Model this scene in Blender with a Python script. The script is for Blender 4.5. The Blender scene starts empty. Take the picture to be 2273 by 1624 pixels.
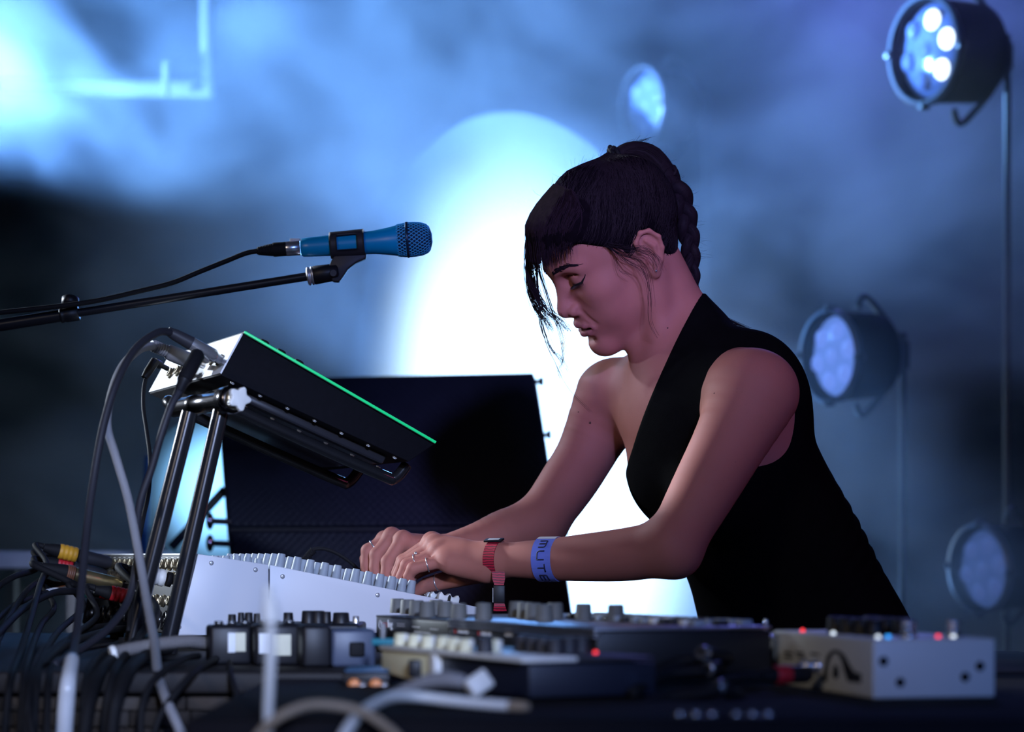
import bpy, bmesh, math, random
import numpy as np
from mathutils import Vector, Matrix, Quaternion
S = bpy.context.scene
C = S.collection
rnd = random.Random(7)
PI = math.pi

# ------------------------------------------------------------------ camera
FPX = 5367.0      # focal length in pixels of the 2273 x 1624 frame (85 mm)
DCAM = 3.157      # camera stands this far in front of the performer (m)
HZ = 1235.0       # pixel row of the horizon
ZC = 1.065        # camera height


def P(px, py, Y):
    """World point at depth Y that the camera sees at pixel (px, py)."""
    d = Y + DCAM
    return Vector(((px - 1136.5) * d / FPX, Y, ZC - (py - HZ) * d / FPX))


def SC(Y):
    """metres per pixel at depth Y"""
    return (Y + DCAM) / FPX


cam = bpy.data.cameras.new('camera')
cam_ob = bpy.data.objects.new('camera', cam)
C.objects.link(cam_ob)
S.camera = cam_ob
cam_ob.location = (0, -DCAM, ZC)
cam_ob.rotation_euler = (PI / 2, 0, 0)
cam.lens = 85.0
cam.sensor_width = 36.0
cam.shift_y = (HZ - 812) / 2273.0
cam.clip_end = 60
cam.dof.use_dof = True
cam.dof.focus_distance = 3.10
cam.dof.aperture_fstop = 4.0

# ------------------------------------------------------------------ world, exposure, render quality
world = bpy.data.worlds.new('stage_dark')
S.world = world
world.use_nodes = True
world.node_tree.nodes['Background'].inputs[0].default_value = (0.10, 0.13, 0.30, 1)
world.node_tree.nodes['Background'].inputs[1].default_value = 0.02
S.view_settings.view_transform = 'Standard'
S.view_settings.look = 'None'
S.view_settings.gamma = 1
S.view_settings.exposure = 0.0
S.view_settings.use_curve_mapping = False
S.cycles.volume_step_rate = 3.0
S.cycles.adaptive_threshold = 0.10
S.cycles.max_bounces = 4
S.cycles.diffuse_bounces = 2
S.cycles.glossy_bounces = 3
S.cycles.transmission_bounces = 2
S.cycles.transparent_max_bounces = 4
S.cycles.volume_bounces = 0

# ------------------------------------------------------------------ lights of the stage
def spot(name, loc, target, energy, col, size, blend=0.3, radius=0.1):
    l = bpy.data.lights.new(name, 'SPOT')
    l.energy = energy
    l.color = col
    l.spot_size = math.radians(size)
    l.spot_blend = blend
    l.shadow_soft_size = radius
    o = bpy.data.objects.new(name, l)
    C.objects.link(o)
    o.location = loc
    o.rotation_euler = (Vector(target) - Vector(loc)).to_track_quat('-Z', 'Y').to_euler()
    return o

# lamps out front of the stage: dim blue wash, a blue-white profile spot on the desk, a violet one on the face,
# soft warm white from the left, magenta on the near shoulder
spot('front_wash', (1.2, -6.0, 2.6), (0.2, -0.3, 1.10), 330, (0.14, 0.32, 1.0), 26, 0.6, 0.4)
spot('desk_spot', (0.7, -6.0, 2.3), (-0.36, -0.2, 1.02), 1450, (0.56, 0.68, 1.0), 8.2, 0.6, 0.15)
spot('face_spot', (0.9, -5.6, 2.6), (0.13, 0.0, 1.47), 1350, (0.42, 0.40, 1.0), 6, 1.0, 0.15)
spot('front_warm', (-3.0, -5.4, 2.9), (0.15, -0.2, 1.18), 190, (1.0, 0.84, 0.68), 20, 0.7, 0.35)
spot('front_magenta', (4.2, -3.2, 3.2), (0.52, 0.0, 1.25), 100, (1.0, 0.16, 0.42), 11, 0.7, 0.3)
# hard white-blue lamps from behind the left wing: one on the synthesizer, and an unseen one added to rim the performer
spot('side_lamp', (-2.9, 1.4, 2.1), (-0.36, -0.05, 1.25), 900, (0.74, 0.85, 1.0), 12, 0.7, 0.10)
spot('rim_helper', (-1.5, 1.40, 2.5), (0.22, 0.0, 1.28), 130, (0.72, 0.80, 1.0), 26, 0.6, 0.06)
# beam through the smoke from the left, and an unseen faint deep blue light added to tint it from above
spot('smoke_beam', P(-330, 330, 3.0), P(600, -140, 3.2), 5900, (0.17, 0.43, 1.0), 80, 0.35, 0.06)
spot('smoke_fill', (1.2, 4.4, 3.25), (0.7, 2.2, 1.4), 70, (0.17, 0.20, 1.0), 70, 0.8, 0.1)
# the blinder with its glow-shaped lens behind the loudspeakers (its lamp is built further down)
BLIND_ST = 3.6
BLIND_W = 90
BLIND_C = (0.13, 0.38, 1.0)
BLIND_A = 50
HAZE_G = 0.70
HAZE_LO = 0.01
HAZE_HI = 0.40
HAZE_OFF = (0.3, 0.2, 0.7)

# ------------------------------------------------------------------ materials
MATS = {}


def mat(name, col, rough=0.5, metal=0.0, spec=0.5, em=None, st=0.0, var=0.12, vscale=30.0, bump=0.0, bscale=200.0,
        coat=0.0, sss=0.0, trans=0.0, sheen=0.0):
    """Principled material whose colour and roughness vary a little with a noise texture."""
    if name in MATS:
        return MATS[name]
    m = bpy.data.materials.new(name)
    m.use_nodes = True
    nt = m.node_tree
    b = nt.nodes['Principled BSDF']
    b.inputs['Roughness'].default_value = rough
    b.inputs['Metallic'].default_value = metal
    b.inputs['Specular IOR Level'].default_value = spec
    b.inputs['Coat Weight'].default_value = coat
    b.inputs['Transmission Weight'].default_value = trans
    b.inputs['Sheen Weight'].default_value = sheen
    if sss:
        b.inputs['Subsurface Weight'].default_value = sss
        b.inputs['Subsurface Radius'].default_value = (0.01, 0.004, 0.002)
        b.inputs['Subsurface Scale'].default_value = 1.0
    tc = nt.nodes.new('ShaderNodeTexCoord')
    no = nt.nodes.new('ShaderNodeTexNoise')
    no.inputs['Scale'].default_value = vscale
    no.inputs['Detail'].default_value = 3
    nt.links.new(tc.outputs['Object'], no.inputs['Vector'])
    mx = nt.nodes.new('ShaderNodeMix')
    mx.data_type = 'RGBA'
    c0 = [max(0.0, c * (1 - var)) for c in col]
    c1 = [min(1.0, c * (1 + var)) for c in col]
    mx.inputs[6].default_value = (*c0, 1)
    mx.inputs[7].default_value = (*c1, 1)
    nt.links.new(no.outputs[0], mx.inputs[0])
    nt.links.new(mx.outputs[2], b.inputs['Base Color'])
    if em is not None:
        b.inputs['Emission Color'].default_value = (*em, 1)
        b.inputs['Emission Strength'].default_value = st
        m.cycles.emission_sampling = 'NONE'
    if bump:
        n2 = nt.nodes.new('ShaderNodeTexNoise')
        n2.inputs['Scale'].default_value = bscale
        nt.links.new(tc.outputs['Object'], n2.inputs['Vector'])
        bp = nt.nodes.new('ShaderNodeBump')
        bp.inputs['Strength'].default_value = bump
        bp.inputs['Distance'].default_value = 0.002
        nt.links.new(n2.outputs[0], bp.inputs['Height'])
        nt.links.new(bp.outputs[0], b.inputs['Normal'])
    MATS[name] = m
    return m


M = dict(
    black=mat('black_plastic', (0.009, 0.009, 0.012), 0.45, spec=0.3),
    black_matt=mat('black_rubber', (0.008, 0.008, 0.010), 0.7, spec=0.18),
    black_gloss=mat('black_gloss', (0.010, 0.010, 0.012), 0.22),
    black_metal=mat('black_painted_metal', (0.016, 0.016, 0.02), 0.38, 0.0, 0.6),
    dark=mat('dark_grey_plastic', (0.028, 0.028, 0.036), 0.5, spec=0.3),
    grey=mat('grey_rubber', (0.22, 0.22, 0.24), 0.6),
    knob=mat('grey_knob_plastic', (0.27, 0.31, 0.36), 0.55),
    knob_dk=mat('taupe_knob_plastic', (0.115, 0.115, 0.112), 0.6, spec=0.25),
    cream=mat('cream_plastic', (0.66, 0.62, 0.42), 0.5),
    white=mat('white_plastic', (0.72, 0.72, 0.70), 0.45),
    panel=mat('pale_grey_painted_steel', (0.56, 0.57, 0.62), 0.42, 0.0, 0.5, var=0.05, vscale=8),
    chrome=mat('chrome', (0.72, 0.72, 0.75), 0.25, 0.85),
    steel=mat('brushed_steel', (0.55, 0.56, 0.60), 0.38, 0.7),
    brass=mat('brass', (0.36, 0.31, 0.22), 0.35, 0.9),
    alu=mat('aluminium', (0.42, 0.43, 0.47), 0.36, 0.9),
    blue=mat('blue_painted_metal', (0.0, 0.30, 0.58), 0.33, 0.0, 0.5, var=0.06),
    red=mat('red_plastic', (0.45, 0.012, 0.02), 0.5),
    yellow=mat('amber_rubber', (0.62, 0.30, 0.02), 0.55),
    green=mat('green_rubber', (0.0, 0.14, 0.10), 0.55),
    orange=mat('copper_orange_plastic', (0.75, 0.26, 0.08), 0.4),
    wood=mat('weathered_wood', (0.085, 0.065, 0.055), 0.75, var=0.45, vscale=14, bump=0.4, bscale=60),
    tan=mat('tan_rubber', (0.32, 0.25, 0.18), 0.6),
)

# ------------------------------------------------------------------ object bookkeeping
def tag(o, label=None, cat=None, group=None, kind=None):
    if label:
        o['label'] = label
    if cat:
        o['category'] = cat
    if group:
        o['group'] = group
    if kind:
        o['kind'] = kind
    return o


def thing(name, label, cat, loc=(0, 0, 0), group=None, rotz=0.0):
    o = bpy.data.objects.new(name, None)
    o.empty_display_size = 0.05
    C.objects.link(o)
    o.location = loc
    o.rotation_euler = (0, 0, rotz)
    bpy.context.view_layer.update()
    return tag(o, label, cat, group)


def link(name, me, parent=None, m=None, smooth=None):
    """Link a mesh whose coordinates are world coordinates; keep them there under the parent."""
    if m is not None and not me.materials:
        me.materials.append(m)
    o = bpy.data.objects.new(name, me)
    C.objects.link(o)
    if parent is not None:
        o.parent = parent
        o.matrix_parent_inverse = wmat(parent).inverted()
    return o


def wmat(o):
    m = o.matrix_basis.copy()
    if o.parent:
        m = wmat(o.parent) @ o.matrix_parent_inverse @ m
    return m


class MB:
    """Collects pieces of one mesh, in world coordinates (or in the frame set with .M)."""

    def __init__(self, frame=None):
        self.v, self.f, self.sm = [], [], []
        self.M = frame if frame is not None else Matrix.Identity(4)

    def add(self, vs, fs, smooth=False):
        n = len(self.v)
        self.v += [tuple(self.M @ Vector(p)) for p in vs]
        self.f += [tuple(i + n for i in f) for f in fs]
        self.sm += [smooth] * len(fs)
        return self

    def box(self, a, b, bevel=0.0, seg=2):
        """Axis-aligned box (in the frame), bevelled edges."""
        bm = bmesh.new()
        bmesh.ops.create_cube(bm, size=1.0)
        sx, sy, sz = (abs(b[i] - a[i]) for i in range(3))
        cx, cy, cz = ((a[i] + b[i]) / 2 for i in range(3))
        for v in bm.verts:
            v.co = Vector((v.co.x * sx + cx, v.co.y * sy + cy, v.co.z * sz + cz))
        if bevel > 0:
            bmesh.ops.bevel(bm, geom=bm.edges[:], offset=min(bevel, min(sx, sy, sz) * 0.45), segments=seg, affect='EDGES', profile=0.5)
        self.bm(bm, bevel > 0)
        return self

    def bm(self, bm, smooth=False):
        bm.verts.index_update()
        self.add([v.co.copy() for v in bm.verts], [[v.index for v in f.verts] for f in bm.faces], smooth)
        bm.free()
        return self

    def prism(self, poly, n, depth, bevel=0.0):
        """Polygon (list of 3D points) extruded by n*depth."""
        n = Vector(n)
        bm = bmesh.new()
        vs = [bm.verts.new(Vector(p)) for p in poly]
        f = bm.faces.new(vs)
        r = bmesh.ops.extrude_face_region(bm, geom=[f])
        for g in r['geom']:
            if isinstance(g, bmesh.types.BMVert):
                g.co += n * depth
        bmesh.ops.recalc_face_normals(bm, faces=bm.faces[:])
        if bevel > 0:
            bmesh.ops.bevel(bm, geom=bm.edges[:], offset=bevel, segments=2, affect='EDGES', profile=0.5)
        self.bm(bm, bevel > 0)
        return self

    def lathe(self, prof, a, axis, seg=24, caps=True):
        """prof: list of (radius, height) along axis from point a."""
        a = Vector(a)
        ax = Vector(axis).normalized()
        t = Vector((0, 0, 1)) if abs(ax.z) < 0.9 else Vector((1, 0, 0))
        u = ax.cross(t).normalized()
        w = ax.cross(u)
        vs, fs = [], []
        for r, h in prof:
            for k in range(seg):
                an = 2 * PI * k / seg
                vs.append(a + ax * h + (u * math.cos(an) + w * math.sin(an)) * r)
        for i in range(len(prof) - 1):
            for k in range(seg):
                fs.append((i * seg + k, i * seg + (k + 1) % seg, (i + 1) * seg + (k + 1) % seg, (i + 1) * seg + k))
        n0 = len(fs)
        self.add(vs, fs, True)
        if caps:
            self.add([vs[k] for k in range(seg)], [tuple(range(seg))[::-1]], False)
            self.add([vs[(len(prof) - 1) * seg + k] for k in range(seg)], [tuple(range(seg))], False)
        return self

    def cyl(self, a, b, r0, r1=None, seg=20, bev=0.0):
        a, b = Vector(a), Vector(b)
        r1 = r0 if r1 is None else r1
        L = (b - a).length
        if bev:
            pr = [(r0 - bev, 0), (r0, bev), (r1, L - bev), (r1 - bev, L)]
        else:
            pr = [(r0, 0), (r1, L)]
        return self.lathe(pr, a, b - a, seg)

    def tube(self, pts, r, seg=10, sub=6, smooth=True, flat=None):
        """Round tube along a Catmull-Rom curve. r: number or list per control point."""
        pts = [Vector(p) for p in pts]
        rs = r if isinstance(r, (list, tuple)) else [r] * len(pts)
        if sub > 1 and len(pts) > 2:
            q, qr = [], []
            for i in range(len(pts) - 1):
                p0, p1, p2, p3 = pts[max(i - 1, 0)], pts[i], pts[i + 1], pts[min(i + 2, len(pts) - 1)]
                for k in range(sub):
                    t = k / sub
                    q.append(0.5 * ((2 * p1) + (p2 - p0) * t + (2 * p0 - 5 * p1 + 4 * p2 - p3) * t * t + (3 * p1 - p0 - 3 * p2 + p3) * t ** 3))
                    qr.append(rs[i] * (1 - t) + rs[i + 1] * t)
            q.append(pts[-1])
            qr.append(rs[-1])
            pts, rs = q, qr
        vs, fs = [], []
        up = None
        for i, p in enumerate(pts):
            d = (pts[min(i + 1, len(pts) - 1)] - pts[max(i - 1, 0)]).normalized()
            if up is None:
                t = Vector((0, 0, 1)) if abs(d.z) < 0.9 else Vector((0, 1, 0))
                up = (t - d * t.dot(d)).normalized()
            else:
                up = (up - d * up.dot(d)).normalized()
            w = d.cross(up)
            for k in range(seg):
                an = 2 * PI * k / seg
                vs.append(p + (up * math.cos(an) + w * math.sin(an)) * rs[i])
        for i in range(len(pts) - 1):
            for k in range(seg):
                fs.append((i * seg + k, i * seg + (k + 1) % seg, (i + 1) * seg + (k + 1) % seg, (i + 1) * seg + k))
        fs.append(tuple(range(seg))[::-1])
        fs.append(tuple((len(pts) - 1) * seg + k for k in range(seg)))
        return self.add(vs, fs, smooth)

    def sphere(self, c, r, scale=(1, 1, 1), seg=20):
        bm = bmesh.new()
        bmesh.ops.create_uvsphere(bm, u_segments=seg, v_segments=seg // 2, radius=r)
        for v in bm.verts:
            v.co = Vector((v.co.x * scale[0], v.co.y * scale[1], v.co.z * scale[2])) + Vector(c)
        return self.bm(bm, True)

    def mesh(self, name):
        me = bpy.data.meshes.new(name)
        me.from_pydata(self.v, [], self.f)
        if any(self.sm):
            me.polygons.foreach_set('use_smooth', self.sm)
        me.update()
        return me

    def build(self, name, m, parent=None):
        return link(name, self.mesh(name), parent, m)


def text_mesh(body, size, extrude=0.0003):
    cu = bpy.data.curves.new('lettering', 'FONT')
    cu.body = body
    cu.size = size
    cu.extrude = extrude
    cu.resolution_u = 3
    ob = bpy.data.objects.new('lettering', cu)
    C.objects.link(ob)
    dg = bpy.context.evaluated_depsgraph_get()
    me = bpy.data.meshes.new_from_object(ob.evaluated_get(dg))
    bpy.data.objects.remove(ob)
    return me


def lettering(name, body, size, frame, m, parent, extrude=0.0003):
    """Text as geometry: frame maps text x/y/z (z out of the surface) to the world."""
    me = text_mesh(body, size, extrude)
    me.transform(frame)
    me.materials.clear()
    return link(name, me, parent, m)


def frame_from(o, x, y):
    x, y = Vector(x).normalized(), Vector(y)
    z = x.cross(y).normalized()
    y = z.cross(x)
    m = Matrix((x, y, z)).transposed().to_4x4()
    m.translation = Vector(o)
    return m


def copy_part(o, parent, M4, name=None):
    """A copy of a mesh object (shared mesh data) placed with the world matrix M4 * original."""
    c = o.copy()
    if name:
        c.name = name
    C.objects.link(c)
    c.parent = parent
    if parent is not None:
        c.matrix_parent_inverse = wmat(parent).inverted()
    c.matrix_basis = M4
    return c


def proto_mesh(mb, name, m):
    me = mb.mesh(name)
    me.materials.append(m)
    return me


def inst(name, me, parent, M4):
    """One more object on shared mesh data, at world matrix M4."""
    o = bpy.data.objects.new(name, me)
    C.objects.link(o)
    if parent is not None:
        o.parent = parent
        o.matrix_parent_inverse = wmat(parent).inverted()
    o.matrix_basis = M4
    return o

# ------------------------------------------------------------------ the setting: stage floor, drape, table, haze
OC = Vector((0, -DCAM, ZC))


def PL(px, py, p0, n):
    """Where the ray through pixel (px, py) meets the plane through p0 with normal n."""
    d = Vector(((px - 1136.5) / FPX, 1.0, -(py - HZ) / FPX))
    n = Vector(n)
    return OC + d * ((Vector(p0) - OC).dot(n) / d.dot(n))


def struct(o):
    o['kind'] = 'structure'
    return o


TZ = 0.950        # table top height
mb = MB()
mb.box((-5, -2.6, -0.12), (5, 8.2, 0.0))
struct(mb.build('floor', mat('black_stage_floor', (0.018, 0.018, 0.022), 0.6, var=0.4, vscale=3), None))
# black drape with folds across the back of the stage
vs, fs = [], []
nx = 260
for i in range(nx + 1):
    x = -4.8 + 9.6 * i / nx
    y = 7.4 + 0.02 * math.sin(x * 7 + math.sin(x * 3.1) * 2)
    vs += [(x, y, 0.0), (x, y + 0.02 * math.sin(x * 9), 5.5)]
for i in range(nx):
    fs.append((2 * i, 2 * i + 2, 2 * i + 3, 2 * i + 1))
mb = MB()
mb.add(vs, fs, True)
mb.add([(v[0], v[1] + 0.02, v[2]) for v in vs], [tuple(reversed(f)) for f in fs], True)
struct(mb.build('wall_back', mat('black_velvet_drape', (0.0015, 0.0015, 0.002), 1.0, spec=0.0), None))

# haze: one volume of drifting smoke behind the performer, thicker in places
def haze_material():
    m = bpy.data.materials.new('stage_haze')
    m.use_nodes = True
    nt = m.node_tree
    nt.nodes.clear()
    out = nt.nodes.new('ShaderNodeOutputMaterial')
    vs_ = nt.nodes.new('ShaderNodeVolumeScatter')
    vs_.inputs['Color'].default_value = (0.80, 0.88, 1.0, 1)
    vs_.inputs['Anisotropy'].default_value = HAZE_G
    nt.links.new(vs_.outputs[0], out.inputs['Volume'])
    tc = nt.nodes.new('ShaderNodeTexCoord')
    mp = nt.nodes.new('ShaderNodeMapping')
    mp.inputs['Rotation'].default_value = (0, 0.5, 0.3)
    mp.inputs['Scale'].default_value = (0.9, 0.30, 1.25)
    mp.inputs['Location'].default_value = HAZE_OFF
    no = nt.nodes.new('ShaderNodeTexNoise')
    no.inputs['Scale'].default_value = 2.2
    no.inputs['Detail'].default_value = 2.5
    no.inputs['Roughness'].default_value = 0.58
    no.inputs['Distortion'].default_value = 0.5
    mr = nt.nodes.new('ShaderNodeMapRange')
    mr.interpolation_type = 'SMOOTHSTEP'
    mr.inputs[1].default_value = 0.38
    mr.inputs[2].default_value = 0.70
    mr.inputs[3].default_value = HAZE_LO
    mr.inputs[4].default_value = HAZE_HI
    nt.links.new(tc.outputs['Object'], mp.inputs[0])
    nt.links.new(mp.outputs[0], no.inputs['Vector'])
    nt.links.new(no.outputs[0], mr.inputs[0])
    nt.links.new(mr.outputs[0], vs_.inputs['Density'])
    return m


if not globals().get('NOHAZE'):
    mb = MB()
    mb.box((-2.6, 1.45, 0.02), (2.6, 5.2, 3.4))
    hz = mb.build('haze', haze_material(), None)
    tag(hz, 'blue-lit stage smoke drifting behind the performer', 'smoke', kind='stuff')

# table: black laminate top, wooden plank apron
table = thing('table', 'long table with dark top and weathered plank front under the cables', 'table', (-0.1, -0.3, 0))
mb = MB()
mb.box((-0.90, -0.74, TZ - 0.022), (0.195, 0.50, TZ), 0.003)
mb.build('table_top', mat('dark_table_top', (0.014, 0.012, 0.013), 0.6, spec=0.25, var=0.5, vscale=6), table)
mb = MB()
mb.box((0.197, -0.74, TZ - 0.022), (0.62, -0.20, TZ), 0.003)
mb.build('table_leaf', mat('dark_table_top', (0.014, 0.012, 0.013), 0.6), table)
PLK = [mat('plank_wood_%d' % i, c_, 0.85, spec=0.15, var=0.5, vscale=25, bump=0.5, bscale=90) for i, c_ in enumerate(((0.050, 0.040, 0.034), (0.030, 0.024, 0.021), (0.066, 0.055, 0.048), (0.040, 0.034, 0.031)))]
mb = MB()
mb.box((-0.89, -0.712, 0.62), (0.60, -0.700, TZ - 0.022))
mb.build('apron', PLK[1], table)
zz = TZ - 0.026
pk = random.Random(11)
for k in range(9):
    h = pk.choice((0.012, 0.014, 0.017))
    x = -0.86 - 0.02 * pk.random()
    while x < -0.20:
        L = pk.uniform(0.028, 0.070)
        mb = MB()
        mb.box((x + 0.0008, -0.728 - pk.uniform(0, 0.006), zz - h + 0.0012), (x + L - 0.0008, -0.712, zz), 0.001, 1)
        mb.build('wood_block', pk.choice(PLK), table)
        x += L
    zz -= h
for lx, lys in ((-0.84, (-0.66, 0.44)), (0.54, (-0.66, -0.26)), (0.14, (0.44,))):
    for ly in lys:
        mb = MB()
        mb.box((lx - 0.03, ly - 0.03, 0), (lx + 0.03, ly + 0.03, TZ - 0.022), 0.004)
        mb.build('table_leg', M['black_metal'], table)

# black case standing before the table, its lid level with the table top
case = thing('flight_case', 'low black case with worn metal edge carrying the pedals and adapters', 'case', (0.25, -1.1, 0))
mb = MB()
mb.box((-0.245, -1.36, 0.30), (0.80, -0.752, TZ - 0.006), 0.006)
mb.build('case_body', mat('black_case_laminate', (0.010, 0.009, 0.012), 0.85, spec=0.15, var=0.5, vscale=9), case)
for cx in (-0.2, 0.75):
    for cy in (-1.3, -0.8):
        mb = MB()
        mb.cyl((cx, cy, 0), (cx, cy, 0.30), 0.03)
        mb.build('case_leg', M['black_metal'], case)

# ------------------------------------------------------------------ implicit surfaces for the performer
class Field:
    """Sequence of blended distance primitives; .eval gives signed distance-like values."""

    def __init__(self):
        self.ops = []

    def cone(self, a, b, r0, r1=None, k=0.01, op='u'):
        a, b = np.array(a, float), np.array(b, float)
        r1 = r0 if r1 is None else r1
        d = b - a
        dd = max(float(d @ d), 1e-12)

        def fn(p):
            t = np.clip((p - a) @ d / dd, 0, 1)
            q = p - a - t[:, None] * d
            return np.sqrt(np.einsum('ij,ij->i', q, q)) - (r0 + (r1 - r0) * t)
        self.ops.append((fn, k, op, fn))
        return self

    def ell(self, c, r, R=None, k=0.01, op='u'):
        """Ellipsoid; R: 3x3 with columns = local axes in the field frame."""
        c, r = np.array(c, float), np.array(r, float)
        R = np.eye(3) if R is None else np.array(R, float)

        def fn(p):
            q = (p - c) @ R
            k0 = np.sqrt((((q / r) ** 2).sum(1))) + 1e-9
            k1 = np.sqrt((((q / r ** 2) ** 2).sum(1))) + 1e-9
            return k0 * (k0 - 1) / k1

        rm = r.max()
        self.ops.append((fn, k, op, lambda p: np.sqrt(((p - c) ** 2).sum(1)) - rm))
        return self

    def fn(self, f, k=0.01, op='u'):
        self.ops.append((f, k, op, lambda p: np.full(len(p), -1.0)))
        return self

    def chain(self, pts, rs, k=0.01, sub=1):
        """One tapering limb along a polyline (smoothed when sub > 1)."""
        pts = [np.array(q, float) for q in pts]
        rs = list(rs)
        if sub > 1:
            q, qr = [], []
            n = len(pts)
            for i in range(n - 1):
                p0, p1, p2, p3 = pts[max(i - 1, 0)], pts[i], pts[i + 1], pts[min(i + 2, n - 1)]
                r0, r1, r2, r3 = rs[max(i - 1, 0)], rs[i], rs[i + 1], rs[min(i + 2, n - 1)]
                for j in range(sub):
                    t = j / sub
                    cr = lambda a, b, c, d: 0.5 * ((2 * b) + (c - a) * t + (2 * a - 5 * b + 4 * c - d) * t * t + (3 * b - a - 3 * c + d) * t ** 3)
                    q.append(cr(p0, p1, p2, p3))
                    qr.append(cr(r0, r1, r2, r3))
            q.append(pts[-1])
            qr.append(rs[-1])
            pts, rs = q, qr
        segs = [(pts[i], pts[i + 1] - pts[i], rs[i], rs[i + 1] - rs[i]) for i in range(len(pts) - 1)]

        def fn(p):
            best = None
            for a, d, r0, dr in segs:
                t = np.clip((p - a) @ d / max(float(d @ d), 1e-12), 0, 1)
                q = p - a - t[:, None] * d
                v = np.sqrt(np.einsum('ij,ij->i', q, q)) - (r0 + dr * t)
                best = v if best is None else np.minimum(best, v)
            return best
        self.ops.append((fn, k, 'u', fn))
        return self

    def eval(self, p, blocks=None, centers=None, rad=0.0):
        """p: (N,3); blocks: index of p's block for culling."""
        val = np.full(len(p), 1.0)
        for fn, k, op, cull in self.ops:
            if blocks is not None:
                near = cull(centers) < (rad + k + 0.015)
                if not near.any():
                    continue
                sel = np.repeat(near, blocks)
                d = fn(p[sel])
                a = val[sel]
            else:
                sel = slice(None)
                d = fn(p)
                a = val
            if op == 'u':
                h = np.maximum(k - np.abs(a - d), 0) / max(k, 1e-9)
                r = np.minimum(a, d) - h * h * k * 0.25
            elif op == 's':      # subtract
                d = -d
                h = np.maximum(k - np.abs(a - d), 0) / max(k, 1e-9)
                r = np.maximum(a, d) + h * h * k * 0.25
            elif op == 'i':      # intersect
                h = np.maximum(k - np.abs(a - d), 0) / max(k, 1e-9)
                r = np.maximum(a, d) + h * h * k * 0.25
            elif op == 'add':    # displacement
                r = a + d
            val[sel] = r
        return val


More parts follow.
